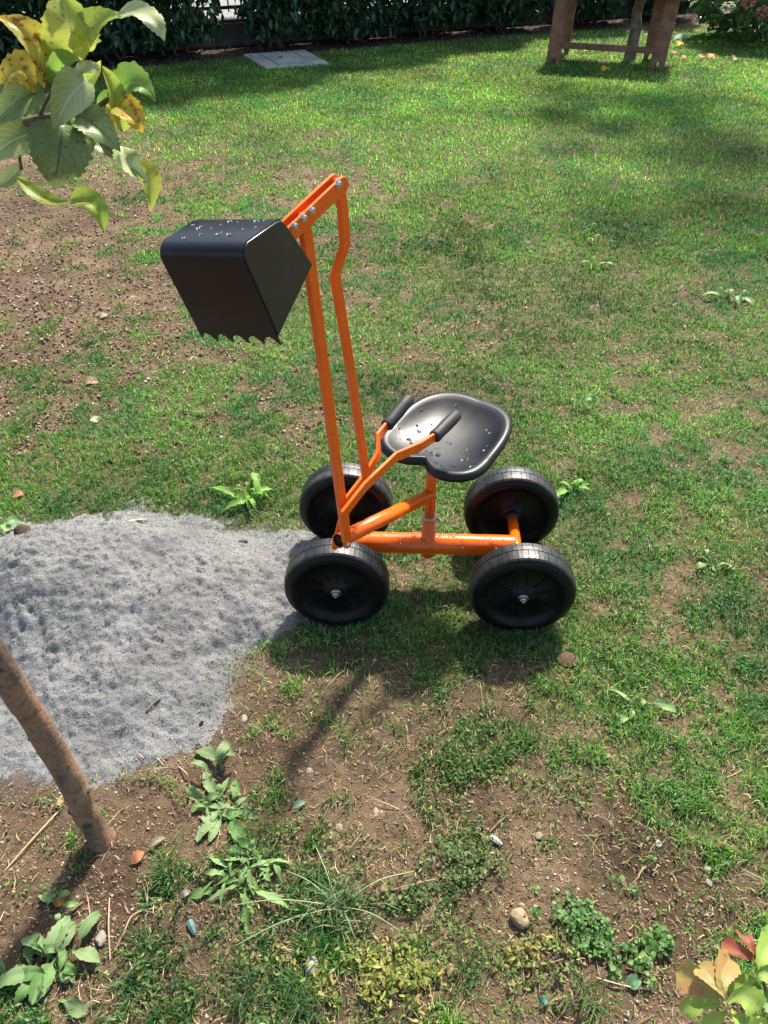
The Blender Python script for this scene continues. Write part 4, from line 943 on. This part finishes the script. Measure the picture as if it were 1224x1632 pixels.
# ================================================================ WEEDS (each rosette a plant of its own)
m_w1 = leaf_mat('broad_weed', (.09, .19, .045), (.15, .27, .08), (.16, .12, .06), .07, .22, .6, rib=(.20, .31, .12), sc=50)
m_w2 = leaf_mat('grey_weed', (.11, .19, .065), (.18, .27, .11), (.22, .16, .10), .09, .18, .6, rib=(.2, .29, .13), sc=50)
m_w3 = leaf_mat('bright_weed', (.16, .33, .05), (.24, .42, .08), (.2, .3, .08), .0, .32, .42, rib=(.3, .42, .15), sc=50)
m_w4 = leaf_mat('fresh_weed', (.16, .30, .09), (.25, .38, .14), (.2, .25, .1), .0, .28, .42, rib=(.34, .42, .22), sc=50)
def rosette(x, y, n, r_, wr, h_, m_, label, name='weed', lobes=0, shape='spoon', seed=0, droop=.35, az0=None, azr=None, cat_='weed'):
    rd = random.Random(seed); c = on(x, y); c.z = surf_z(c.x, c.y)
    t = thing(name, label, cat_, c)
    for k in range(n):
        a_ = (az0+azr*(k/max(n-1, 1)-.5)+rd.uniform(-.12, .12)) if az0 is not None else 2*math.pi*k/n+rd.uniform(-.3, .3)
        L_ = r_*rd.uniform(.45, 1.2); d_ = Vector((math.cos(a_), math.sin(a_), 0)); hh = h_*rd.uniform(.5, 1.25)
        o_ = Vector((rd.gauss(0, .16), rd.gauss(0, .16), 0))*r_; b_ = c+d_*.004+o_*(1.7 if n > 20 else 1)+UP*.002; L_ *= rd.choice((1, 1, .6)); e_ = b_+(d_+Vector((rd.uniform(-.3, .3), rd.uniform(-.3, .3), 0)))*L_; e_.z = surf_z(e_.x, e_.y)+hh*(1-droop)*rd.uniform(.3, 1); m__ = b_+d_*L_*.5+UP*(hh*1.35)
        tilt = Vector((rd.uniform(-.7, .7), rd.uniform(-.7, .7), 1)).normalized()
        link('leaf', leaf_geo(b_, m__, e_, L_*wr*rd.uniform(.7, 1.25), tilt, .22, 0, 18, .06, shape, .11, seed=seed*50+k, lobes=lobes), m_ if not isinstance(m_, list) else rd.choice(m_), t)
    return t
rosette(98, 1538, 28, .062, .42, .03, [m_w1, m_w1, m_w2], 'broad leaved dock weed at the bottom left corner below the trunk', seed=1)
rosette(28, 1560, 3, .07, .6, .03, m_w1, 'few wide dock leaves at the left edge beside the larger dock weed', seed=2, az0=2.6, azr=1.6)
rosette(352, 1290, 34, .06, .34, .018, [m_w2, m_w2, m_w1], 'greyish broad leaved weed between trunk and bare earth', seed=3)
rosette(345, 1236, 6, .06, .40, .05, m_w2, 'small upright grey green weed above the greyish broad leaved one', seed=33, az0=1.6, azr=2.2)
rosette(392, 1392, 44, .07, .19, .018, [m_w1, m_w4], 'spreading lobed weed below the greyish broad leaved one', lobes=3, seed=4)
rosette(400, 800, 15, .085, .26, .05, m_w3, 'bright dandelion weed beside the front wheels of the digger', lobes=4, shape='o', seed=5)
rosette(912, 788, 8, .075, .28, .035, m_w3, 'bright dandelion weed just right of the rear wheels', lobes=4, shape='o', seed=6)
rosette(1165, 478, 12, .095, .30, .05, m_w4, 'pale rosette weed far right in the patchy lawn', seed=7)
rosette(945, 425, 9, .075, .22, .05, m_w3, 'yellow green weed rosette nearer of two right of the boom', lobes=3, shape='o', seed=8)
rosette(935, 382, 8, .07, .22, .06, m_w3, 'yellow green weed rosette farther of two right of the boom', lobes=3, shape='o', seed=9)
rosette(1022, 1140, 5, .075, .30, .025, m_w4, 'flat weed with two long pale leaves right of the near wheels', seed=10, az0=2.3, azr=5.0)
rosette(14, 868, 7, .06, .45, .04, m_w4, 'small green weed at the left edge of the sand heap', seed=11)
rosette(90, 70+1380, 6, .04, .4, .03, m_w4, 'tiny weed seedling between the trunk and the dock weed', seed=12)
rosette(915, 650, 5, .06, .35, .05, m_w4, 'small weed in the lawn behind the seat', seed=13)
rosette(1130, 905, 5, .05, .5, .02, m_w4, 'small round leaved weed in the lawn right of the rear wheels', seed=14)
# ground covering little plants
def cover_patch(name, label, cx, cy, rx, ry, n, size, cols, wts, hmax, tri=False, cat_='ground cover', asp=.6):
    x = cx+rng.normal(0, .5, n)*rx; y = cy+rng.normal(0, .5, n)*ry
    X, Y = gp_arr(x, y); k = fbm(X, Y, .045, len(label), 3) > .50; X, Y = X[k], Y[k]
    Z = ground_z(X, Y)+rng.random(len(X))**1.3*hmax+.004
    if tri:
        C3 = []
        for q in range(3):
            a_ = q*2.094+rng.uniform(0, 1); C3.append(np.stack([X+math.cos(a_)*size*.5, Y+math.sin(a_)*size*.5, Z], 1))
        cen = np.concatenate(C3)
    else: cen = np.stack([X, Y, Z], 1)
    V, F, Cc = leafcloud(len(cen), lambda n: cen, size, cols, wts, asp, .05, .3)
    # fine stems
    S = blades(X[::3], Y[::3], hmax*.5, hmax*1.1, .0010, lambda a, b, n: pal([(.16, .2, .07), (.25, .2, .1)], [2, 1], n), .9, wpx=.0004)
    V, F, Cc = cat_parts([(V, F, Cc), S])
    link(name, tri_mesh(name, V, F, Cc), m_grass, kind='stuff', label=label, cat=cat_)
cover_patch('clover', 'green clover patch on the bare earth near the lower right', 950, 1478, 105, 62, 330, .0098, [(.13, .26, .07), (.17, .31, .09), (.10, .2, .06)], [2, 1, 1], .018, True, asp=.85)
cover_patch('clover', 'thin trailing clover right of the main clover patch', 1040, 1510, 60, 40, 90, .012, [(.13, .26, .07), (.17, .31, .09)], [2, 1], .02, True, asp=.85)
cover_patch('chickweed', 'dark small leaved creeping weed in the middle of the bare earth', 735, 1395, 80, 62, 1200, .0085, [(.09, .16, .05), (.13, .2, .06), (.2, .24, .1)], [3, 2, 1], .024)
cover_patch('chickweed', 'small leaved creeping weed below the coarse grass tuft', 670, 1450, 70, 45, 800, .009, [(.10, .17, .05), (.2, .22, .08)], [3, 1], .02)
cover_patch('yellow_weed', 'yellowing creeping weeds along the bottom edge of the photo', 620, 1560, 150, 60, 1300, .012, [(.34, .34, .07), (.26, .31, .07), (.2, .26, .06), (.4, .32, .12)], [2, 2, 2, 1], .026, asp=.4)
cover_patch('yellow_weed', 'thin yellowing weeds below the tan stone', 830, 1520, 85, 40, 420, .011, [(.34, .32, .08), (.26, .29, .08), (.3, .2, .12)], [2, 2, 1], .018, asp=.4)
cover_patch('purple_weed', 'dark purplish low leaves at the bottom right of the earth', 880, 1570, 55, 50, 420, .012, [(.07, .035, .035), (.12, .06, .05), (.09, .09, .05)], [2, 1, 1], .012)
cover_patch('feathery_weed', 'bright feathery seedling patch between sand and bare earth', 398, 1203, 24, 14, 420, .0075, [(.2, .38, .05), (.16, .32, .05)], [1, 1], .026, asp=.4)
cover_patch('sand_edge_weed', 'small weeds growing along the near edge of the sand heap', 230, 1250, 95, 14, 420, .010, [(.17, .26, .07), (.27, .27, .1), (.12, .2, .06)], [2, 1, 1], .028, asp=.35)
cover_patch('seedlings', 'little green seedlings on the earth above the dock weed', 70, 1440, 60, 28, 130, .010, [(.17, .28, .08), (.12, .22, .06)], [1, 1], .02, asp=.45)
cover_patch('seedlings', 'little weeds beside the dock weed near the bottom edge', 210, 1560, 60, 48, 420, .010, [(.17, .28, .08), (.12, .22, .06), (.3, .3, .1)], [2, 2, 1], .02, asp=.4)
cover_patch('seedlings', 'thin weeds scattered on the nearly bare strip beside sand', 400, 1060, 40, 40, 130, .009, [(.17, .28, .08), (.12, .22, .06)], [1, 1], .02, asp=.35)
cover_patch('sand_seedlings', 'sparse sprigs growing up through the thin sand', 330, 1115, 32, 32, 60, .009, [(.2, .32, .08), (.15, .26, .06)], [1, 1], .03, asp=.35)
def grass_tuft(x, y, n, r_, hmin, hmax, label, cols, lean=1.2, w_=.0022):
    n = int(n*.8); r_ *= 1.5; lean = max(lean, 1.15)
    c = on(x, y); r_ *= .85; X = c.x+rng.normal(0, r_, n); Y = c.y+rng.normal(0, r_*.8, n)
    V, F, Cc = blades(X, Y, hmin, hmax, w_, lambda a, b, n: pal(cols, [1]*len(cols), n), lean, wpx=.0004)
    o = link('grass_tuft', tri_mesh('grass_tuft', V-np.array(c), F, Cc), m_grass, label=label, cat='grass tuft'); o.location = c
G1 = [(.12, .2, .07), (.17, .25, .1), (.25, .28, .14), (.09, .17, .07)]
grass_tuft(540, 1450, 120, .016, .03, .12, 'coarse spreading grass tuft at the centre of the bottom edge', G1, 1.75, .0026)
grass_tuft(266, 1392, 70, .009, .03, .07, 'dark grass tuft between the trunk and the lobed weed', [(.07, .15, .04), (.1, .19, .06)], .7)
grass_tuft(232, 1520, 90, .014, .03, .07, 'grass tuft right of the dock weed', [(.08, .16, .05), (.13, .22, .07)], .9)
grass_tuft(395, 1590, 170, .022, .04, .08, 'thick dark grass tuft left of the white pebble', [(.06, .14, .05), (.1, .18, .06)], .9)
grass_tuft(480, 1612, 150, .02, .04, .08, 'grass tuft just below the white pebble', [(.08, .17, .05), (.12, .2, .07)], .9)
grass_tuft(745, 1555, 90, .014, .03, .06, 'small dark grass tuft below the tan stone', [(.07, .15, .05), (.11, .19, .06)], .8)
grass_tuft(940, 1595, 90, .014, .03, .07, 'grass tuft below the clover patch', [(.09, .17, .05), (.13, .2, .07)], .9)
grass_tuft(350, 1010+60, 60, .015, .02, .05, 'short grass tuft on the right edge of the sand', [(.12, .2, .05), (.18, .26, .08)], .9)
grass_tuft(840, 1185, 130, .012, .025, .05, 'green tuft at the upper edge of the bare earth, below the digger', [(.1, .19, .05), (.15, .25, .07)], .9)
X, Y = samp(26000, x0=-150, x1=1400, y0=1170, y1=1760); f = fbm(X, Y, .16, 101, 4); g_ = fbm(X, Y, .035, 103, 3); pxx, pyy = px_arr(X, Y)
k = (f+.55*g_+.07*np.clip((pyy-1400)/220, -1, 1)+.03*(pxx < 700)*(pyy > 1380) > .975) & (sand_sd(X, Y) < -.02); X, Y = X[k], Y[k]; n = len(X)
V1 = leafcloud(n, lambda n: np.stack([X, Y, ground_z(X, Y)+rng.random(n)**1.5*.016+.003], 1), .0085, [(.13, .22, .06), (.18, .27, .07), (.28, .31, .09), (.09, .15, .05), (.30, .22, .12)], [3, 2, 2, 2, 1], .42, .1)
kk = rng.random(n) < .5; V2 = blades(X[kk], Y[kk], .012, .035, .0016, gcol, 1.3)
V, F, Cc = cat_parts([V1, V2]); link('low_weeds', tri_mesh('low_weeds', V, F, Cc), m_grass, kind='stuff', label='mixed low weeds and grass sprigs scattered over the bare earth in front', cat='ground cover')
for (x, y) in ((500, 985), (560, 996), (600, 975), (800, 1003), (850, 1012), (900, 990), (630, 960), (935, 955), (590, 855), (745, 850), (870, 855)):
    pass
# long runners of the coarse tuft
c = on(540, 1450)
for k, (x, y) in enumerate(((360, 1450), (370, 1515), (640, 1492), (660, 1395), (500, 1345), (455, 1392))):
    e = on(x, y); mid = c.lerp(e, .5)+UP*random.uniform(.02, .045); V, F = tube(smooth_path([c+UP*.01, mid, e+UP*.008], 6), .0011, 5)
    o = link('runner', mesh_from('runner', V, F), None); m_r = bpy.data.materials.get('runner_green') or mat('runner_green', (.24, .29, .13), .5); o.data.materials.append(m_r)
    props(o, ['long pale grass stalk reaching left from the coarse tuft', 'long grass stalk reaching lower left from the coarse tuft', 'grass stalk reaching lower right from the coarse tuft', 'grass stalk reaching upper right from the coarse tuft', 'short upright grass stalk above the coarse tuft', 'thin stalk reaching upper left from the coarse tuft'][k], 'grass stalk', 'long stalks of the coarse grass tuft')
# near shrub sprig at the bottom right
m_red = leaf_mat('reddish_leaf', (.36, .32, .10), (.42, .22, .09), (.34, .12, .06), .05, .38, rib=(.36, .40, .12)); m_nr = leaf_mat('fresh_green_leaf', (.26, .40, .06), (.36, .48, .10), (.3, .4, .1), .0, .38, rib=(.40, .5, .2)); m_dr = leaf_mat('dark_red_leaf', (.30, .09, .05), (.22, .05, .04), (.2, .05, .04), 0, .3, rib=(.3, .12, .08))
c = gp(1205, 1700); c.z = gz(c.x, c.y); t = thing('young_shrub', 'leafy young shrub sprig with green and reddish leaves in the bottom right corner', 'shrub', c)
def sp(x, y, z=.22): return gp(x, y, z)
V, F = tube(smooth_path([c-UP*.02, sp(1215, 1660, .12), sp(1190, 1610, .20), sp(1165, 1585, .22)], 5), .0028, 8); st = link('stem', mesh_from('stem', V, F), mat('red_stem', (.20, .10, .06), .5), t)
V, F = tube(smooth_path([c-UP*.02, sp(1235, 1640, .14), sp(1215, 1560, .22), sp(1205, 1510, .24)], 5), .0025, 8); link('stem', mesh_from('stem', V, F), st.data.materials[0], t)
for k, (b_, c_, t_, wp, m_, z_) in enumerate((((1158, 1592), (1128, 1572), (1078, 1548), 58, m_red, .23), ((1156, 1592), (1140, 1560), (1112, 1540), 40, m_red, .25), ((1156, 1590), (1140, 1560), (1168, 1522), 46, m_red, .25), ((1160, 1600), (1180, 1570), (1210, 1610), 52, m_nr, .24),
        ((1165, 1608), (1185, 1640), (1225, 1650), 50, m_nr, .22), ((1150, 1600), (1120, 1590), (1085, 1612), 34, m_nr, .19), ((1150, 1606), (1125, 1600), (1100, 1592), 26, m_nr, .21), ((1160, 1612), (1130, 1625), (1116, 1660), 44, m_nr, .18),
        ((1205, 1560), (1185, 1560), (1168, 1590), 40, m_nr, .22), ((1208, 1545), (1210, 1520), (1245, 1490), 54, m_nr, .26), ((1205, 1560), (1215, 1545), (1255, 1560), 56, m_nr, .25), ((1208, 1530), (1185, 1520), (1150, 1500), 30, m_dr, .25), ((1205, 1525), (1190, 1490), (1182, 1490), 30, m_dr, .26), ((1210, 1590), (1225, 1590), (1250, 1620), 60, m_w1, .23), ((1202, 1600), (1200, 1630), (1195, 1665), 44, m_nr, .22), ((1150, 1565), (1160, 1545), (1215, 1590), 30, m_grn, .2))):
    B = sp(*b_, z_); Cq = sp(*c_, z_+.012); T = sp(*t_, z_-.006); wdt = .8*wp/FPX*(B-TC).length
    link('leaf', leaf_geo(B, Cq, T, wdt, (random.uniform(-.3, .3), -.35+random.uniform(-.3, .3), 1), .3, 0, 16, .05, 'fan', .04, seed=900+k), m_, t)

# ================================================================ STONES, STICKS, FALLEN LEAVES
def stone(x, y, wpx, hpx, col, label, rough=.7, flat=.6, seed=0, cat_='stone', name='stone', z=0, rot=0):
    c = on(x, y); c.z = surf_z(c.x, c.y); d_ = (c-TC).length; rx = wpx/FPX*d_/2; ry = hpx/FPX*d_/2/.80; rz = min(rx, ry)*flat
    bm = bmesh.new(); bmesh.ops.create_icosphere(bm, subdivisions=2, radius=1); rd = random.Random(seed)
    pl = [(Vector((rd.uniform(-1, 1), rd.uniform(-1, 1), rd.uniform(-.6, 1))).normalized(), rd.uniform(.62, .88)) for _ in range(7)] if rough > .5 else []
    for v in bm.verts:
        for n_, dd2 in pl:
            s2 = v.co.dot(n_)
            if s2 > dd2: v.co -= n_*(s2-dd2)
        v.co = Vector((v.co.x*rx, v.co.y*ry, v.co.z*rz)); v.co = Matrix.Rotation(rot, 3, 'Z') @ v.co
    me_ = bpy.data.meshes.new(name); bm.to_mesh(me_); bm.free()
    if not pl: me_.polygons.foreach_set('use_smooth', [True]*len(me_.polygons))
    col = tuple(q*.52 for q in col); m_ = mat('stone_skin', col, .85, spec=.2); add_noise(m_, tuple(q*.75 for q in col), col, 60, bump=.3, bscale=200, bdist=.001)
    o = link(name, me_, m_, label=label, cat=cat_); o.location = (c.x, c.y, c.z+rz*.55+z); return o
stone(497, 1543, 19, 21, (.62, .60, .57), 'smooth round white pebble near the bottom edge', .3, .8, 1, 'pebble', 'pebble')
stone(828, 1467, 30, 26, (.55, .41, .25), 'tan angular stone left of the clover patch', .7, .6, 2)
stone(541, 1321, 14, 11, (.55, .46, .34), 'pale angular stone on the bare earth, left of two', seed=3)
stone(599, 1300, 9, 14, (.58, .42, .27), 'small orange tan stone on the bare earth below the digger', seed=4)
stone(903, 1057, 38, 26, (.20, .105, .075), 'flat reddish brown stone in the grass below the rear wheel', .9, .35, 5)
stone(613, 1420, 14, 13, (.58, .42, .22), 'tan stone right of the coarse grass tuft', seed=6)
stone(831, 1446, 10, 9, (.56, .42, .26), 'tiny tan stone just above the angular tan one', seed=7)
stone(493, 1231, 11, 9, (.60, .50, .42), 'small pinkish stone at the top of the bare earth', seed=8)
stone(660, 1255, 10, 9, (.55, .45, .3), 'small yellow stone at the top centre of the bare earth', seed=9)
stone(390, 1145, 10, 11, (.60, .54, .44), 'pale pebble on earth at the right edge of the sand', .7, .6, 10)
stone(161, 1498, 17, 19, (.50, .46, .38), 'grey tan stone behind the dock weed', .7, .7, 11)
stone(417, 1494, 11, 11, (.58, .47, .33), 'round tan stone left of the white pebble', seed=12)
stone(404, 1528, 12, 10, (.60, .38, .28), 'pinkish stone fragment left of the white pebble', seed=13)
stone(718, 1551, 16, 15, (.50, .36, .18), 'ochre stone among the yellowing weeds', seed=14)
stone(1129, 1387, 12, 10, (.62, .56, .46), 'upper of two pale pebbles at the right of the bare earth', seed=15)
stone(1129, 1408, 10, 9, (.64, .60, .52), 'lower of two pale pebbles at the right of the bare earth', seed=16)
stone(1145, 1348, 13, 11, (.50, .15, .08), 'brick red chip at the right of the bare earth', seed=17)
stone(1048, 1347, 10, 9, (.62, .58, .50), 'white chip in the thin grass at the right', seed=18)
stone(761, 1326, 10, 8, (.62, .55, .46), 'small pale stone beside the white shard', seed=19)
stone(858, 1335, 12, 10, (.54, .44, .34), 'dull stone on bare earth right of the white shard', seed=20)
stone(526, 1358, 12, 9, (.32, .28, .24), 'grey flat stone above the coarse tuft', seed=21)
stone(50, 884, 24, 22, (.13, .085, .06), 'dark brown clod of earth on the left of the sand heap', .9, .8, 22, 'clod', 'clod')
stone(232, 868, 11, 11, (.16, .10, .07), 'small dark clod on the crest of the sand', .9, .8, 23, 'clod', 'clod')
stone(388, 875, 18, 10, (.12, .09, .07), 'flat dark clod on the far side of the sand heap', .9, .6, 24, 'clod', 'clod')
stone(196, 878, 10, 8, (.20, .10, .07), 'reddish clod left of the crest of the sand', .9, .6, 25, 'clod', 'clod')
stone(322, 1158, 7, 8, (.04, .035, .03), 'tiny black clod on the near right slope of the sand', .9, .8, 26, 'clod', 'clod')
stone(98, 1276, 12, 20, (.60, .43, .22), 'tan stone beside the trunk foot on the sand edge', seed=27)
def shard(x, y, x2, y2, wpx, col, label, name='shard', cat_='shard'):
    a_ = on(x, y); b_ = on(x2, y2); d_ = (a_-TC).length; V, F = tube([a_+UP*.004, a_.lerp(b_, .5)+UP*.006, b_+UP*.003], [wpx/FPX*d_*.5, wpx/FPX*d_*.52, wpx/FPX*d_*.3], 6)
    return link(name, mesh_from(name, V, F, False), mat(name, tuple(q*.7 for q in col), .6), label=label, cat=cat_)
shard(782, 1340, 798, 1352, 9, (.66, .62, .55), 'short white shard lying on the bare earth')
shard(303, 1470, 311, 1490, 10, (.10, .22, .20), 'small blue green glassy fragment on the earth')
def stick(pts, r_, col, label):
    P_ = [on(x, y)+UP*(r_+z_) for x, y, z_ in pts]
    for p_ in P_: p_.z = max(p_.z, surf_z(p_.x, p_.y)+r_)
    V, F = tube(smooth_path(P_, 5), r_, 7); link('stick', mesh_from('stick', V, F), mat('stick_bark', col, .8), label=label, cat='stick')
stick([(86, 1483, 0), (108, 1460, .004), (132, 1438, .002)], .0022, (.15, .10, .07), 'dark thin twig lying in the trunk shadow')
stick([(4, 1392, 0), (50, 1345, .006), (95, 1292, .004)], .0016, (.42, .32, .18), 'long straw coloured stalk left of the trunk')
stick([(176, 1540, 0), (176, 1480, .012), (175, 1432, .006)], .0013, (.40, .26, .17), 'thin upright tan stalk beside the dock weed')
stick([(180, 1520, 0), (200, 1490, .01), (215, 1462, .01), (250, 1448, .002)], .0013, (.38, .24, .15), 'crooked tan twig right of the dock weed')
stick([(620, 1425, 0), (660, 1418, .008), (698, 1405, .003)], .0015, (.30, .17, .11), 'reddish stem crossing the creeping weeds')
stick([(285, 1224, .0), (300, 1240, .012), (303, 1258, .0)], .0015, (.45, .25, .15), 'curved orange tan stem at the sand edge')
stick([(238, 1148, .0), (250, 1138, .003), (262, 1132, .0)], .0022, (.20, .14, .10), 'short brown twig on the near slope of the sand')
stick([(210, 850, .0), (224, 843, .004), (236, 838, .0)], .0028, (.50, .42, .30), 'pale wood sliver on the far side of the sand')
stick([(1040, 1575, 0), (1000, 1574, .006), (950, 1560, .004)], .0013, (.42, .33, .22), 'pale stalk lying beside the reddish shrub')
stick([(775, 1335, 0), (795, 1318, .004), (808, 1306, .0)], .0015, (.26, .18, .12), 'small brown twig above the white shard')
# fallen leaves
mf = {}
def fleaf(x, y, spx, col, label, az_, wr=.75, m__=None, group=None, up=.010):
    c = on(x, y); c.z = surf_z(c.x, c.y); d_ = (c-TC).length; s2 = spx/FPX*d_/2; dv = Vector((math.cos(az_), math.sin(az_), 0))
    m_ = mf.setdefault(col, leaf_mat('fallen_leaf', col, tuple(q*.8 for q in col), tuple(q*.5 for q in col), .05, .2, .6, rib=tuple(q*.8 for q in col)))
    k_ = max(up, s2*.35)
    props(link('fallen_leaf', leaf_geo(c-dv*s2+UP*k_*.7, c+UP*k_*2.0, c+dv*s2+UP*k_*.6, 2*s2*wr, (.1, -.3, 1), .25, 0, 12, .02, 'ovate', .08, seed=int(x)), m_), label, 'leaf', group)
YL = (.72, .50, .03); OL = (.58, .28, .06); TL = (.42, .27, .14)
FG = 'yellow leaves fallen around the wooden table'
for (x, y, s2, col, az_, lab) in ((965, 117, 13, YL, .3, 'bright yellow fallen leaf in front of the table'), (933, 85, 12, YL, 1.2, 'yellow fallen leaf under the table, left of two'), (959, 82, 12, YL, .4, 'yellow fallen leaf under the table, right of two'),
        (1083, 76, 13, YL, .2, 'yellow fallen leaf right of the table'), (1073, 90, 10, OL, 1.2, 'dull orange fallen leaf beside the far table leg'), (1090, 98, 10, OL, .8, 'orange fallen leaf between table and shrub'), (1133, 97, 14, OL, .1, 'orange brown fallen leaf right of the table in the sun'),
        (1117, 97, 11, TL, .9, 'tan fallen leaf left of the orange brown one'), (1170, 100, 11, TL, .4, 'brown fallen leaf near the flowering shrub')):
    fleaf(x, y, s2, col, lab, az_, group=FG, up=.03)
fleaf(31, 793, 18, (.46, .22, .12), 'orange brown fallen leaf behind the left end of the sand', .4)
fleaf(148, 612, 22, (.40, .27, .17), 'tan fallen leaf on the patchy lawn, left middle', .1)
fleaf(150, 671, 16, (.50, .48, .30), 'pale yellow fallen leaf on the lawn above the sand', 2.8)
fleaf(222, 1368, 20, (.45, .17, .08), 'crumpled orange leaf right of the trunk foot', 1.0)
fleaf(97, 1440, 16, (.50, .22, .06), 'small orange leaf left of the trunk shadow', .2)
fleaf(252, 1345, 24, (.33, .26, .17), 'curled tan leaf between trunk and broad leaved weed', .6, .4)
fleaf(298, 1430, 18, (.28, .23, .2), 'grey withered leaf beside the lobed weed', .5, .5)
fleaf(866, 1598, 13, (.10, .22, .15), 'blue green round leaf at the bottom edge', .3, .9)
fleaf(1010, 1567, 20, (.13, .26, .12), 'grey green leaf left of the reddish shrub', .3, .9)
fleaf(478, 1286, 22, (.16, .25, .14), 'small green leaf lying on bare earth right of the weeds', .4, .45)
fleaf(167, 388+120, 14, (.45, .38, .28), 'pale dry leaf on the brown earth at left', .4, .7)
fleaf(1085, 67, 24, (.16, .28, .22), 'blue green leaf on the lawn under the far hedge', .1, .5, up=.02)
# clean any zero-size leftovers
for o in list(COL.objects):
    if o.type == 'MESH' and len(o.data.vertices) == 0: bpy.data.objects.remove(o)
